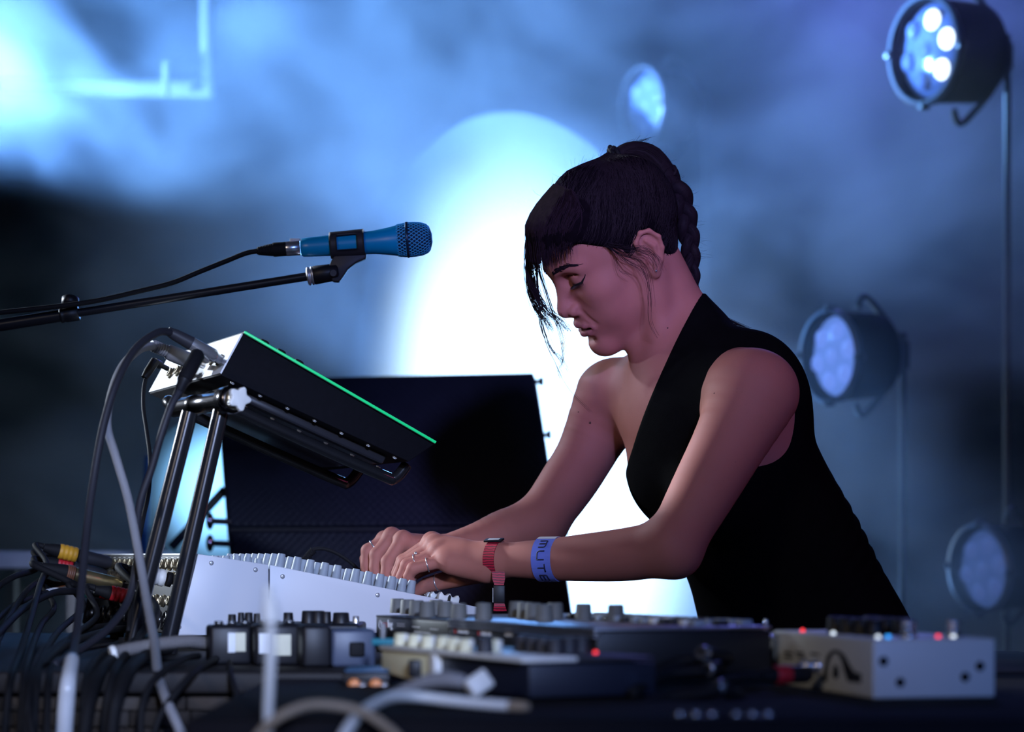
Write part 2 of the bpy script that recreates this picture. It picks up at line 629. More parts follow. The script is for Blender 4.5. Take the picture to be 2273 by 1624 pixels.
def surface(field, lo, hi, h, nb=12, slack=1.0):
    """Naive surface nets on active blocks of a sparse grid. Returns verts, quads."""
    lo, hi = np.array(lo, float), np.array(hi, float)
    bs = h * nb
    n = np.ceil((hi - lo) / bs).astype(int)
    gi = np.stack(np.meshgrid(*[np.arange(x) for x in n], indexing='ij'), -1).reshape(-1, 3)
    cen = lo + (gi + 0.5) * bs
    rad = bs * 0.5 * math.sqrt(3)
    v = field.eval(cen)
    cand = np.nonzero((v > -(rad * 2.6 + 0.02)) & (v < rad * 1.6 + 0.01))[0]
    keep = np.abs(v[cand]) < rad * 1.2 + 0.004
    far = cand[~keep]
    sg = []
    for a in (0, 0.5, 1):
        for b in (0, 0.5, 1):
            for c in (0, 0.5, 1):
                sg.append(field.eval(lo + (gi[far] + np.array((a, b, c))) * bs))
    sg = np.array(sg)
    mixed = (sg.max(0) > -0.008) & (sg.min(0) < 0.008)
    act = gi[np.concatenate([cand[keep], far[mixed]])]
    lin = np.arange(nb + 1)
    off = np.stack(np.meshgrid(lin, lin, lin, indexing='ij'), -1).reshape(-1, 3)
    m = len(off)
    dims = n * nb + 3
    enc = lambda g: (g[..., 0].astype(np.int64) * dims[1] + g[..., 1]) * dims[2] + g[..., 2]
    cell_code, cell_pos, edges = [], [], []
    CH = 400
    e8 = np.array([[0, 0, 0], [1, 0, 0], [0, 1, 0], [1, 1, 0], [0, 0, 1], [1, 0, 1], [0, 1, 1], [1, 1, 1]])
    for s in range(0, len(act), CH):
        ab = act[s:s + CH]
        g = ab[:, None, :] * nb + off[None]
        p = (lo + g.reshape(-1, 3) * h)
        val = field.eval(p, m, lo + (ab + 0.5) * bs, rad)
        V = val.reshape(len(ab), nb + 1, nb + 1, nb + 1)
        I = V < 0
        # cells
        crn = [V[:, a:nb + a, b:nb + b, c:nb + c] for a, b, c in e8]
        inn = sum((x < 0).astype(np.int8) for x in crn)
        has = (inn > 0) & (inn < 8)
        bi, i, j, k = np.nonzero(has)
        if not len(bi):
            continue
        cv = np.stack([x[bi, i, j, k] for x in crn], 1)
        acc = np.zeros((len(bi), 3))
        cnt = np.zeros(len(bi))
        for a in range(8):
            for b in range(a + 1, 8):
                if np.abs(e8[a] - e8[b]).sum() != 1:
                    continue
                x = (cv[:, a] < 0) != (cv[:, b] < 0)
                t = np.where(x, cv[:, a] / np.where(x, cv[:, a] - cv[:, b], 1), 0)
                acc += np.where(x[:, None], e8[a] + (e8[b] - e8[a]) * t[:, None], 0)
                cnt += x
        gc = ab[bi] * nb + np.stack([i, j, k], 1)
        cell_code.append(enc(gc + 1))
        cell_pos.append(lo + (gc + acc / cnt[:, None]) * h)
        # edges
        for ax in range(3):
            sl0 = [slice(None)] * 4
            sl1 = [slice(None)] * 4
            sl0[ax + 1] = slice(0, nb)
            sl1[ax + 1] = slice(1, nb + 1)
            A, B = I[tuple(sl0)], I[tuple(sl1)]
            q = np.nonzero(A != B)
            ge = ab[q[0]] * nb + np.stack(q[1:], 1)
            edges.append((ax, ge, A[q]))
    code = np.concatenate(cell_code)
    pos = np.concatenate(cell_pos)
    code, ix = np.unique(code, return_index=True)
    pos = pos[ix]
    quads = []
    for ax in range(3):
        ge = np.concatenate([e[1] for e in edges if e[0] == ax])
        ins = np.concatenate([e[2] for e in edges if e[0] == ax])
        _, ui = np.unique(enc(ge + 1), return_index=True)
        ge, ins = ge[ui], ins[ui]
        b, c = (ax + 1) % 3, (ax + 2) % 3
        ids, ok = [], np.ones(len(ge), bool)
        for db, dc in ((-1, -1), (0, -1), (0, 0), (-1, 0)):
            cc = ge.copy()
            cc[:, b] += db
            cc[:, c] += dc
            e = enc(cc + 1)
            w = np.clip(np.searchsorted(code, e), 0, len(code) - 1)
            ok &= code[w] == e
            ids.append(w)
        q = np.stack(ids, 1)[ok]
        fl = ~ins[ok]
        q[fl] = q[fl][:, ::-1]
        quads.append(q)
    return pos, np.concatenate(quads)


def np_mesh(name, pos, quads, smooth=True):
    me = bpy.data.meshes.new(name)
    me.vertices.add(len(pos))
    me.vertices.foreach_set('co', pos.astype(np.float32).ravel())
    me.loops.add(len(quads) * 4)
    me.loops.foreach_set('vertex_index', quads.astype(np.int32).ravel())
    me.polygons.add(len(quads))
    me.polygons.foreach_set('loop_start', np.arange(0, len(quads) * 4, 4, dtype=np.int32))
    me.polygons.foreach_set('use_smooth', np.ones(len(quads), bool))
    me.update(calc_edges=True)
    me.validate()
    return me


def fill_pinholes(me, sides=40):
    bm = bmesh.new()
    bm.from_mesh(me)
    be = [e for e in bm.edges if len(e.link_faces) == 1]
    r = bmesh.ops.holes_fill(bm, edges=be, sides=sides)
    for f in r['faces']:
        f.smooth = True
    bm.normal_update()
    bm.to_mesh(me)
    bm.free()
    me.update()


def fattr(me, name, vals):
    a = me.attributes.new(name, 'FLOAT', 'POINT')
    a.data.foreach_set('value', np.asarray(vals, np.float32))


def relax(pos, quads, it=2, lam=0.5):
    """A little Laplacian smoothing."""
    n = len(pos)
    e = np.concatenate([quads[:, [0, 1]], quads[:, [1, 2]], quads[:, [2, 3]], quads[:, [3, 0]]])
    deg = np.bincount(e[:, 0], minlength=n) + np.bincount(e[:, 1], minlength=n)
    for _ in range(it):
        acc = np.zeros_like(pos)
        for c in range(3):
            acc[:, c] = np.bincount(e[:, 0], pos[e[:, 1], c], n) + np.bincount(e[:, 1], pos[e[:, 0], c], n)
        pos = pos + lam * (acc / np.maximum(deg, 1)[:, None] - pos)
    return pos


def strands_mesh(name, paths, r0, r1, sides=3):
    """paths: (N,K,3) array; each becomes a thin tapering tube. r0/r1: root and tip radius (scalar or (N,))."""
    Pt = np.asarray(paths, float)
    N, K, _ = Pt.shape
    r0 = np.broadcast_to(np.asarray(r0, float), (N,))
    r1 = np.broadcast_to(np.asarray(r1, float), (N,))
    T = np.gradient(Pt, axis=1)
    T /= np.linalg.norm(T, axis=2, keepdims=True) + 1e-9
    ref = np.array([0.31, -0.88, 0.36])
    U = np.cross(T, ref)
    U /= np.linalg.norm(U, axis=2, keepdims=True) + 1e-9
    V = np.cross(T, U)
    t = np.linspace(0, 1, K)
    R = r0[:, None] * (1 - t) + r1[:, None] * t
    ang = np.arange(sides) * 2 * PI / sides
    vs = Pt[:, :, None, :] + R[:, :, None, None] * (U[:, :, None, :] * np.cos(ang)[None, None, :, None] + V[:, :, None, :] * np.sin(ang)[None, None, :, None])
    idx = np.arange(N * K * sides).reshape(N, K, sides)
    a = idx[:, :-1, :]
    b = np.roll(a, -1, 2)
    d = idx[:, 1:, :]
    c = np.roll(d, -1, 2)
    q = np.stack([a, b, c, d], -1).reshape(-1, 4)
    return np_mesh(name, vs.reshape(-1, 3), q)


def bez(pts, K):
    """Catmull-Rom resampling of (N,n,3) control points to (N,K,3)."""
    Q = np.asarray(pts, float)
    n = Q.shape[1]
    u = np.linspace(0, n - 1 - 1e-6, K)
    i = u.astype(int)
    t = (u - i)[None, :, None]
    g = lambda k: Q[:, np.clip(i + k, 0, n - 1), :]
    p0, p1, p2, p3 = g(-1), g(0), g(1), g(2)
    return 0.5 * ((2 * p1) + (p2 - p0) * t + (2 * p0 - 5 * p1 + 4 * p2 - p3) * t * t + (3 * p1 - p0 - 3 * p2 + p3) * t ** 3)



# ------------------------------------------------------------------ instruments on the table
TH = math.radians(22)
gu = Vector((math.cos(TH), math.sin(TH), 0))
gv = Vector((-math.sin(TH), math.cos(TH), 0))
UZ = Vector((0, 0, 1))


def orient(p, z, x=None):
    """Matrix with local z along z at point p."""
    z = Vector(z).normalized()
    x = Vector(x) if x is not None else (Vector((1, 0, 0)) if abs(z.x) < 0.9 else Vector((0, 1, 0)))
    x = (x - z * x.dot(z)).normalized()
    y = z.cross(x)
    m = Matrix((x, y, z)).transposed().to_4x4()
    m.translation = Vector(p)
    return m


def knob_mesh(name, r, h, m, seg=16, taper=0.8, skirt=True):
    mb = MB()
    pr = [(r, 0), (r, h * 0.10), (r * 0.92, h * 0.14), (r * taper, h * 0.92), (r * taper * 0.88, h)] if skirt else [(r, 0), (r * taper, h * 0.93), (r * taper * 0.88, h)]
    mb.lathe(pr, (0, 0, 0), (0, 0, 1), seg)
    return proto_mesh(mb, name, m)


def screw_mesh(r=0.003):
    mb = MB()
    mb.lathe([(r, 0), (r, 0.0006), (r * 0.75, 0.0013), (r * 0.3, 0.0016)], (0, 0, 0), (0, 0, 1), 14)
    mb.box((-r * 0.6, -r * 0.1, 0.0014), (r * 0.6, r * 0.1, 0.0018))
    mb.box((-r * 0.1, -r * 0.6, 0.0014), (r * 0.1, r * 0.6, 0.0018))
    return proto_mesh(mb, 'screw', M['steel'])


SCREW = screw_mesh()

# ---- mixing desk
mixer = thing('mixing_desk', 'pale grey wedge-shaped mixing desk with rows of grey knobs under her hands', 'mixer', (-0.25, 0.0, TZ))
MP = P(395, 1410, -0.20)
MW = 0.56


def sz(px, py, w=0.0):
    q = PL(px, py, MP + gv * w, gv)
    return (q - MP).dot(gu), q.z


def mpt(s, w, z):
    return MP + gu * s + gv * w + UZ * (z - MP.z)


sA, zA = sz(440, 1229)
sB, zB = sz(597.5, 1253)
sC, zC = sz(1062, 1347)
zb = MP.z
sD = sC + 0.012
g = 0.0009


def panel(name, poly, w0, w1, m, bev=0.0006):
    mb = MB()
    mb.prism([mpt(s, w0, z) for s, z in poly], gv, w1 - w0, bev)
    return mb.build(name, m, mixer)


panel('side_panel', [(0, zb), (sB - g, zb), (sB - g, zB), (sA, zA)], 0, 0.0022, M['panel'])
panel('side_panel', [(sB + g, zb), (sD, zb), (sD, zC - 0.004), (sC, zC), (sB + g, zB)], 0, 0.0022, M['panel'])
e = 0.0022
panel('body', [(e, zb), (sD - e, zb), (sD - e, zC - 0.006), (sC - e, zC - e), (sB, zB - e - 0.004), (sA + e, zA - e - 0.010)], 0.0022, MW, M['dark'], 0.001)
panel('side_panel', [(0, zb), (sD, zb), (sD, zC - 0.004), (sC, zC), (sB, zB), (sA, zA)], MW, MW + 0.0022, M['panel'])
for px, py in ((469, 1249), (567, 1264), (627, 1279), (838, 1320), (397, 1391)):
    s, z = sz(px, py)
    inst('screw', SCREW, mixer, orient(mpt(s, -0.0001, z), -gv))
for s in (0.04, sD - 0.04):
    for w in (0.05, MW - 0.05):
        mb = MB()
        mb.cyl(mpt(s, w, TZ), mpt(s, w, zb + 0.001), 0.010, 0.012)
        mb.build('foot', M['black_matt'], mixer)
# back panel
b0, b1 = mpt(0, 0, zb), mpt(sA, 0, zA)
eb = b1 - b0
nb = eb.cross(gv).normalized()
if nb.dot(gu) > 0:
    nb = -nb
mb = MB()
mb.prism([b0 + gv * 0.002 + eb * 0.01, b0 + gv * (MW - 0.002) + eb * 0.01, b1 + gv * (MW - 0.002), b1 + gv * 0.002], nb, 0.002, 0.0005)
mb.build('back_panel', mat('black_powder_coat', (0.010, 0.010, 0.015), 0.6, spec=0.2), mixer)
mb = MB()
mb.prism([b0 + eb * 0.985 + nb * 0.0022, b0 + gv * MW + eb * 0.985 + nb * 0.0022, b0 + gv * MW + eb * 1.0 + nb * 0.0022, b0 + eb * 1.0 + nb * 0.0022], nb, 0.0008)
mb.build('panel_edge', M['steel'], mixer)


def bpt(w, t, out=0.002):
    return b0 + gv * w + eb * t + nb * out


bm_ = MB()
bm_.lathe([(0.0080, 0), (0.0080, 0.0025), (0.0062, 0.0025), (0.0062, 0.0060), (0.0034, 0.0060), (0.0034, 0.0010)], (0, 0, 0), (0, 0, 1), 12)
JACK = proto_mesh(bm_, 'jack_socket', M['brass'])
bm_ = MB()
bm_.lathe([(0.0125, 0), (0.0125, 0.003), (0.0105, 0.004), (0.0098, 0.004), (0.0098, 0.001), (0.0040, 0.001), (0.0035, 0.003), (0.002, 0.003)], (0, 0, 0), (0, 0, 1), 16)
XLR = proto_mesh(bm_, 'xlr_socket', M['black_gloss'])
for t, n0 in ((0.86, 18), (0.69, 18), (0.40, 14)):
    for k in range(n0):
        w = 0.025 + k * (MW - 0.05) / (n0 - 1)
        if t < 0.5 and k > 9:
            continue
        inst('jack_socket', JACK, mixer, orient(bpt(w, t), nb, gv))
for k in range(13):
    inst('xlr_socket', XLR, mixer, orient(bpt(0.03 + k * 0.040, 0.16), nb, gv))
for k in range(18):       # printed legends over the jacks
    w = 0.025 + k * (MW - 0.05) / 17
    mb = MB()
    for q in range(2):
        mb.prism([bpt(w - 0.006, 0.945 - q * 0.02, 0.0022), bpt(w + 0.006, 0.945 - q * 0.02, 0.0022), bpt(w + 0.006, 0.953 - q * 0.02, 0.0022), bpt(w - 0.006, 0.953 - q * 0.02, 0.0022)], nb, 0.0002)
    mb.build('printed_legend', M['white'], mixer)
mb = MB()
mb.prism([bpt(0.004, 0.60, 0.0022), bpt(MW - 0.004, 0.60, 0.0022), bpt(MW - 0.004, 0.606, 0.0022), bpt(0.004, 0.606, 0.0022)], nb, 0.0002)
mb.build('printed_line', M['white'], mixer)

KN = knob_mesh('knob', 0.0068, 0.0205, M['knob'], 12, 0.74)
slope = (mpt(sC, 0, zC) - mpt(sB, 0, zB)).normalized()
kn_n = gv.cross(slope)
if kn_n.z < 0:
    kn_n = -kn_n
for j in range(9):
    w = 0.016 + j * 0.030
    for px in (619, 655, 684, 716, 744, 785, 813, 839, 865, 889, 909):
        s = sz(px, 1300, 0.016)[0]
        if j > 2 and s > sz(880, 1300, 0.016)[0]:
            pass
        z = zB + (zC - zB) * (s - sB) / (sC - sB) - 0.003
        inst('knob', KN, mixer, orient(mpt(s, w, z), kn_n, gv))
for j in range(7):
    w = 0.016 + j * 0.030
    for px in (478, 502, 526, 550, 574):
        s = sz(px, 1240, 0.016)[0]
        z = zA + (zB - zA) * (s - sA) / (sB - sA)
        inst('knob', KN, mixer, orient(mpt(s, w, min(z - 0.014, zA - 0.0225)), UZ, gv))
# fader caps
bm_ = MB()
prof = [(-0.0085, 0), (0.0085, 0), (0.0085, 0.0075), (0.0060, 0.0110), (0.0018, 0.0072), (-0.0018, 0.0072), (-0.0060, 0.0110), (-0.0085, 0.0075)]
bm_.prism([(x, -0.0048, z) for x, z in prof], (0, 1, 0), 0.0096, 0.0007)
FADER = proto_mesh(bm_, 'fader_cap', M['white'])
for j, px in ((0.030, 984), (0.060, 966), (0.090, 957), (0.120, 940), (0.150, 932), (0.180, 950)):
    s = sz(px, 1325, j)[0]
    z = zB + (zC - zB) * (s - sB) / (sC - sB) + 0.0005
    inst('fader_cap', FADER, mixer, orient(mpt(s, j, z), kn_n, slope))
s0 = sz(1002, 1325, 0.03)[0]
inst('fader_cap', FADER, mixer, orient(mpt(s0, 0.030, zB + (zC - zB) * (s0 - sB) / (sC - sB)), kn_n, slope))

# ---- tilted synthesizer on the stand
synth = thing('synthesizer', 'black tilted desktop synthesizer with glowing green edge on the stand', 'synthesizer', tuple(P(640, 1030, 0.0)))
SP = P(540, 740, -0.20)
SW = 0.37
q = [PL(x, y, SP, gv) for x, y in ((540, 740), (965, 985), (908, 1024), (490, 832))]
mb = MB()
mb.prism([p + gv * 0.001 for p in (q[0] * 0.985 + q[3] * 0.015, q[1] * 0.97 + q[2] * 0.03, q[2], q[3])], gv, SW - 0.002, 0.001)
mb.build('chassis', mat('black_textured_steel', (0.005, 0.005, 0.008), 0.75, spec=0.08, var=0.3, vscale=200), synth)
sd = (q[1] - q[0]).normalized()
sn = gv.cross(sd)
sn = sn if sn.z > 0 else -sn
mb = MB()
mb.prism([q[0], q[1], q[1] + gv * SW, q[0] + gv * SW], sn, 0.0025)
mb.build('top_panel', M['black'], synth)
mb = MB()
mb.prism([q[0] - gv * 0.002 + sn * 0.0008, q[1] - gv * 0.002 + sn * 0.0008, q[1] + gv * 0.001 + sn * 0.0008, q[0] + gv * 0.001 + sn * 0.0008], sn, 0.0030, 0.0004)
tag(mb.build('glowing_edge', mat('green_light_edge', (0.01, 0.25, 0.10), 0.4, em=(0.005, 0.55, 0.20), st=0.85), synth), 'glowing green strip')
bk = (q[3] - q[0])
bn = bk.cross(gv).normalized()
bn = bn if bn.dot(gu) < 0 else -bn
mb = MB()
mb.prism([q[0] + bk * 0.02, q[3] - bk * 0.03, q[3] - bk * 0.03 + gv * SW, q[0] + bk * 0.02 + gv * SW], bn, 0.0020)
mb.build('back_panel', mat('white_back_panel', (0.78, 0.79, 0.82), 0.4), synth)


def spt(w, t, out=0.002):
    return q[0] + bk * t + gv * w + bn * out


for w, t in ((0.035, 0.62), (0.075, 0.55), (0.12, 0.55), (0.165, 0.55), (0.20, 0.55), (0.24, 0.6), (0.28, 0.6)):
    inst('jack_socket', JACK, synth, orient(spt(w, t), bn, gv))
un = (q[2] - q[3]).normalized()
dn = -sn
mb = MB()
mb.prism([q[3] + un * 0.02 + gv * 0.03, q[2] - un * 0.02 + gv * 0.03, q[2] - un * 0.03 + gv * (SW - 0.04), q[3] + un * 0.03 + gv * (SW - 0.04)], dn, 0.012, 0.003)
mb.build('bottom_plate', mat('gloss_black_steel', (0.02, 0.02, 0.026), 0.25), synth)
for k in range(7):
    for w in (0.012, SW - 0.02, 0.06):
        inst('screw', SCREW, synth, orient(q[3] + un * (0.02 + 0.038 * k) + gv * w + dn * (0.0005 if w < 0.05 or w > 0.2 else 0.012), dn))
for px, py in ((585, 764), (622, 785), (662, 806)):
    c = PL(px, py, SP + gv * 0.05, gv)
    s = (c - q[0]).dot(sd)
    inst('knob', knob_mesh('knob', 0.0075, 0.014, M['black'], 14, 0.85), synth, orient(q[0] + sd * s + gv * 0.05 + sn * 0.0025, sn))
for w in (0.12, 0.2, 0.28):
    for k in range(4):
        inst('knob', knob_mesh('knob', 0.0075, 0.010, M['black'], 14, 0.85), synth, orient(q[0] + sd * (0.05 + 0.055 * k) + gv * w + sn * 0.0025, sn))

# ---- stand below it
stand = thing('instrument_stand', 'black tubular stand with star knob holding the tilted synthesizer', 'stand', tuple(P(330, 1450, -0.30)))
for a, b in (((421, 915), (285, 1452)), ((492, 905), (367, 1452))):
    p1, p2 = P(*a, -0.30), P(*b, -0.315)
    p2 = p1 + (p2 - p1) * ((p1.z - TZ - 0.004) / (p1.z - p2.z))
    mb = MB()
    mb.cyl(p1, p2, 0.0098, seg=24)
    mb.build('leg_tube', mat('black_chrome_tube', (0.03, 0.03, 0.035), 0.2, 0.55), stand)
    mb = MB()
    mb.cyl(p2 - UZ * 0.003, p2 + UZ * 0.016, 0.014, 0.0125)
    mb.build('foot', M['black_matt'], stand)
c0, c1 = P(388, 906, -0.20), P(520, 886, -0.335)
ax = (c1 - c0).normalized()
LL = (c1 - c0).length
mb = MB()
mb.lathe([(0.009, 0), (0.0118, 0.002), (0.0118, LL * 0.30), (0.0128, LL * 0.31), (0.0128, LL * 0.38), (0.0116, LL * 0.39), (0.0116, LL * 0.85), (0.0165, LL * 0.86), (0.0165, LL - 0.002), (0.013, LL)], c0, ax, 28)
mb.build('crossbar', mat('dark_chrome_bar', (0.16, 0.15, 0.16), 0.2, 1.0), stand)
mb = MB()
mb.lathe([(0.0125, 0), (0.0125, 0.006), (0.010, 0.007)], c1, ax, 24)
mb.build('bushing', M['brass'], stand)
star = []
for k in range(40):
    an = 2 * PI * k / 40
    r = 0.0125 + 0.0026 * math.cos(an * 5 + 0.6)
    star.append((r * math.cos(an), r * math.sin(an), 0))
mb = MB(orient(c1 + ax * 0.007, ax))
mb.prism(star, (0, 0, 1), 0.009, 0.0016)
mb.build('star_knob', M['white'], stand)
for w in (0.05, 0.24):
    a0 = q[3] + un * 0.01 + gv * w + dn * 0.022
    a1 = q[2] - un * 0.01 + gv * w + dn * 0.022
    mb = MB()
    mb.tube([a0, a0 + (a1 - a0) * 0.5 + dn * 0.001, a1, a1 + un * 0.018 + sn * 0.004, a1 + un * 0.024 + sn * 0.026], 0.0075, seg=12, sub=6)
    mb.build('support_arm', M['black_gloss'], stand)
mb = MB()
mb.tube([c0, c0 + gv * 0.03 + UZ * 0.01, q[3] + un * 0.01 + gv * 0.24 + dn * 0.022], 0.0085, seg=12, sub=5)
mb.build('support_arm', M['black_gloss'], stand)
mb = MB()
mb.tube([c0 + ax * LL * 0.5, q[3] + un * 0.012 + gv * 0.05 + dn * 0.022], 0.0085, seg=12, sub=1)
mb.build('support_arm', M['black_gloss'], stand)

# ---- two black desktop boxes side by side
z2 = 0.9985
E0, E1, E2 = P(835, 1365, -0.407), P(1055, 1383, -0.607), P(1325, 1408, -0.957)
for p in (E0, E1, E2):
    p.z = z2
ee = (E2 - E0).normalized()
E1 = E0 + ee * (E1 - E0).dot(ee)
eb2 = Vector((-ee.y, ee.x, 0))
if eb2.y < 0:
    eb2 = -eb2
face_n = -eb2
KD = knob_mesh('knob', 0.0092, 0.0170, M['knob_dk'], 18, 0.88, False)


def KP(px, w, z=z2):
    c = PL(px, 1350, E0 + eb2 * w, eb2)
    c.z = z
    return c


def fpt(px, py, w=0.0):
    return PL(px, py, E0 + eb2 * w, eb2)


box_a = thing('effects_box', 'black desktop effects box with grey knobs and the word log on its front', 'effects unit', tuple(E0 + eb2 * 0.09 + UZ * (TZ - z2)))
box_b = thing('drum_machine', 'black desktop drum machine with ridged metal lip and small lit buttons', 'drum machine', tuple((E1 + E2) / 2 + eb2 * 0.09 + UZ * (TZ - z2)))
BK = mat('black_steel_box', (0.012, 0.012, 0.014), 0.4, var=0.3)
for bx, a, b in ((box_a, E0, E1 - ee * 0.0015), (box_b, E1 + ee * 0.0015, E2)):
    mb = MB()
    mb.prism([a - UZ * 0.002, b - UZ * 0.002, b - UZ * 0.042, a - UZ * 0.042], eb2, 0.18, 0.0012)
    mb.build('case', BK, bx)
    for q2 in (a + ee * 0.02, b - ee * 0.02):
        for w in (0.02, 0.16):
            mb = MB()
            mb.cyl(q2 + eb2 * w - UZ * 0.0487, q2 + eb2 * w - UZ * 0.041, 0.006)
            mb.build('foot', M['black_matt'], bx)
mb = MB()
mb.prism([E0, E1 - ee * 0.0015, E1 - ee * 0.0015 + eb2 * 0.18, E0 + eb2 * 0.18], -UZ, 0.0022)
mb.build('top_panel', M['dark'], box_a)
for k in range(3):
    mb = MB()
    o = UZ * (0.0015 - k * 0.0035)
    mb.prism([E1 + ee * 0.0015 - eb2 * 0.003 + o, E2 + ee * 0.001 - eb2 * 0.003 + o, E2 + ee * 0.001 + eb2 * (0.18 if k == 0 else 0.004) + o, E1 + ee * 0.0015 + eb2 * (0.18 if k == 0 else 0.004) + o], -UZ, 0.0026, 0.0006)
    mb.build('metal_lip', M['alu'], box_b)
for px, w in ((882, 0.060), (905, 0.050), (925, 0.040), (948, 0.025), (968, 0.070), (988, 0.045), (1019, 0.020)):
    inst('knob', KD, box_a, orient(KP(px, w), UZ))
for px, w in ((1073, 0.022), (1147, 0.090), (1166, 0.080), (1184, 0.070), (1208, 0.050), (1232, 0.095), (1295, 0.105), (1367, 0.115)):
    inst('knob', KD, box_b, orient(KP(px, w, z2 + 0.0015), UZ))
bm_ = MB()
bm_.box((-0.006, -0.006, 0), (0.006, 0.006, 0.0055), 0.001)
KEY = {n: proto_mesh(bm_, 'button', M[n]) for n in ('knob', 'white', 'dark', 'red')}
rk = random.Random(3)
for i in range(16):
    for w in (0.115, 0.140, 0.165):
        s = 0.02 + i * 0.0215
        c = E1 + ee * s + eb2 * w + UZ * 0.0015
        inst('button', KEY[rk.choice(['knob', 'knob', 'white', 'dark', 'dark'])], box_b, orient(c, UZ, ee))
LEDR = mat('red_led', (0.3, 0.0, 0.01), 0.3, em=(1.0, 0.04, 0.05), st=2.0)
LEDW = mat('white_led', (0.6, 0.6, 0.6), 0.3, em=(0.8, 0.9, 1.0), st=1.6)
LEDB = mat('blue_led', (0.0, 0.1, 0.3), 0.3, em=(0.02, 0.35, 1.0), st=2.0)
bm_ = MB()
bm_.lathe([(0.0020, 0), (0.0020, 0.0016), (0.0011, 0.0027)], (0, 0, 0), (0, 0, 1), 10)
LED = {k: proto_mesh(bm_, 'led', v) for k, v in (('r', LEDR), ('w', LEDW), ('b', LEDB))}
for px, w in ((1370, 0.15), (1480, 0.165)):
    inst('led', LED['r'], box_b, orient(KP(px, w, z2 + 0.0015), UZ))
# lettering on the fronts
WH = mat('white_print', (0.75, 0.75, 0.78), 0.6)
RDP = mat('red_print', (0.30, 0.02, 0.03), 0.6)


def face_text(body_, px, py, size, m, parent, dx=0.0):
    c = fpt(px, py) - eb2 * 0.0003 + ee * dx
    return lettering('lettering', body_, size, frame_from(c, ee, UZ), m, parent)


ring = [fpt(845, 1386) - eb2 * 0.0006 + ee * (0.0050 * math.cos(a)) + UZ * (0.0050 * math.sin(a)) for a in np.linspace(0, 2 * PI, 25)]
mb = MB()
mb.tube(ring, 0.0004, seg=5, sub=1)
mb.tube([fpt(845, 1386) - eb2 * 0.0006 + UZ * 0.004, fpt(845, 1386) - eb2 * 0.0006 - UZ * 0.004], 0.0004, seg=5, sub=1)
mb.build('emblem', WH, box_a)
face_text('ana', 850, 1391, 0.0125, RDP, box_a)
face_text('log', 861, 1392, 0.0125, WH, box_a)
for k, (px, py) in enumerate(((882, 1384), (882, 1389), (915, 1391), (955, 1396), (920, 1402), (938, 1404))):
    c = fpt(px, py) - eb2 * 0.0003
    mb = MB()
    mb.prism([c, c + ee * 0.024, c + ee * 0.024 + UZ * 0.0007, c + UZ * 0.0007], -eb2, 0.0002)
    mb.build('printed_line', WH, box_a)
face_text('E', 1009, 1404, 0.0100, mat('red_print_bright', (0.7, 0.05, 0.05), 0.6), box_a)
face_text('lektron', 1016, 1404.5, 0.0100, WH, box_a)
face_text('E', 1061, 1409, 0.0092, mat('red_print_bright', (0.7, 0.05, 0.05), 0.6), box_b)
face_text('lektron', 1068, 1409.5, 0.0092, WH, box_b)
for k in range(2):
    c = fpt(1122 + 8 * k, 1411) - eb2 * 0.0003
    mb = MB()
    mb.prism([c, c + ee * 0.009, c + ee * 0.009 + UZ * 0.0080, c + UZ * 0.0080], -eb2, 0.0002)
    mb.build('printed_mark', WH, box_b)

# ---- cream and white module in front of them
module = thing('synth_module', 'white-framed synth module with cream knobs and a dark recessed front', 'synth module', tuple(P(1010, 1500, -0.95)))
zt = 0.9765
F0, F1 = P(847, 1425, -0.857), P(1165, 1472, -1.137)
F0.z = F1.z = zt
fe = (F1 - F0).normalized()
fb = Vector((-fe.y, fe.x, 0))
fb = fb if fb.y > 0 else -fb
FL = (F1 - F0).length
FD = 0.125
zbm = TZ - 0.006


def mpt2(px, py, w=0.0):
    return PL(px, py, F0 + fb * w, fb)


sx = (mpt2(960, 1450) - F0).dot(fe)
mb = MB()
mb.prism([F0 + fb * 0.004 - UZ * 0.002, F1 + fb * 0.004 - UZ * 0.002, Vector((*(F1 + fb * 0.004).xy, zbm + 0.003)), Vector((*(F0 + fb * 0.004).xy, zbm + 0.003))], fb, FD - 0.004, 0.001)
mb.build('body', mat('navy_black_plastic', (0.010, 0.013, 0.028), 0.45), module)
mb = MB()
mb.prism([F0, F0 + fe * sx, F0 + fe * sx - UZ * (zt - zbm - 0.003), F0 - UZ * (zt - zbm - 0.012)], fb, 0.02, 0.001)
mb.build('cheek', M['cream'], module)
mb = MB()
mb.prism([F0 + fe * (sx - 0.002) - fb * 0.003, F0 + fe * (sx + 0.012) - fb * 0.003, F0 + fe * (sx + 0.012) - fb * 0.003 - UZ * (zt - zbm - 0.003), F0 + fe * (sx - 0.002) - fb * 0.003 - UZ * (zt - zbm - 0.003)], fb, 0.012, 0.0012)
mb.build('frame_post', M['white'], module)
mb = MB()
mb.prism([F0 - fb * 0.003, F1 - fb * 0.003, F1 + fb * 0.05, F0 + fb * 0.05], UZ, 0.004, 0.001)
mb.build('frame_top', M['white'], module)
mb = MB()
mb.prism([F0 + fb * 0.051, F1 + fb * 0.051, F1 + fb * FD, F0 + fb * FD], UZ, 0.003, 0.0008)
mb.build('top_panel', M['dark'], module)
KC = knob_mesh('knob', 0.0072, 0.0112, M['cream'], 16, 0.85, False)
bm_ = MB()
bm_.box((0.0052, -0.0022, 0.001), (0.0078, 0.0022, 0.0107), 0.0004)
PTR = proto_mesh(bm_, 'pointer', M['white'])


def KM(px, w, z):
    c = PL(px, 1430, F0 + fb * w, fb)
    c.z = z
    return c


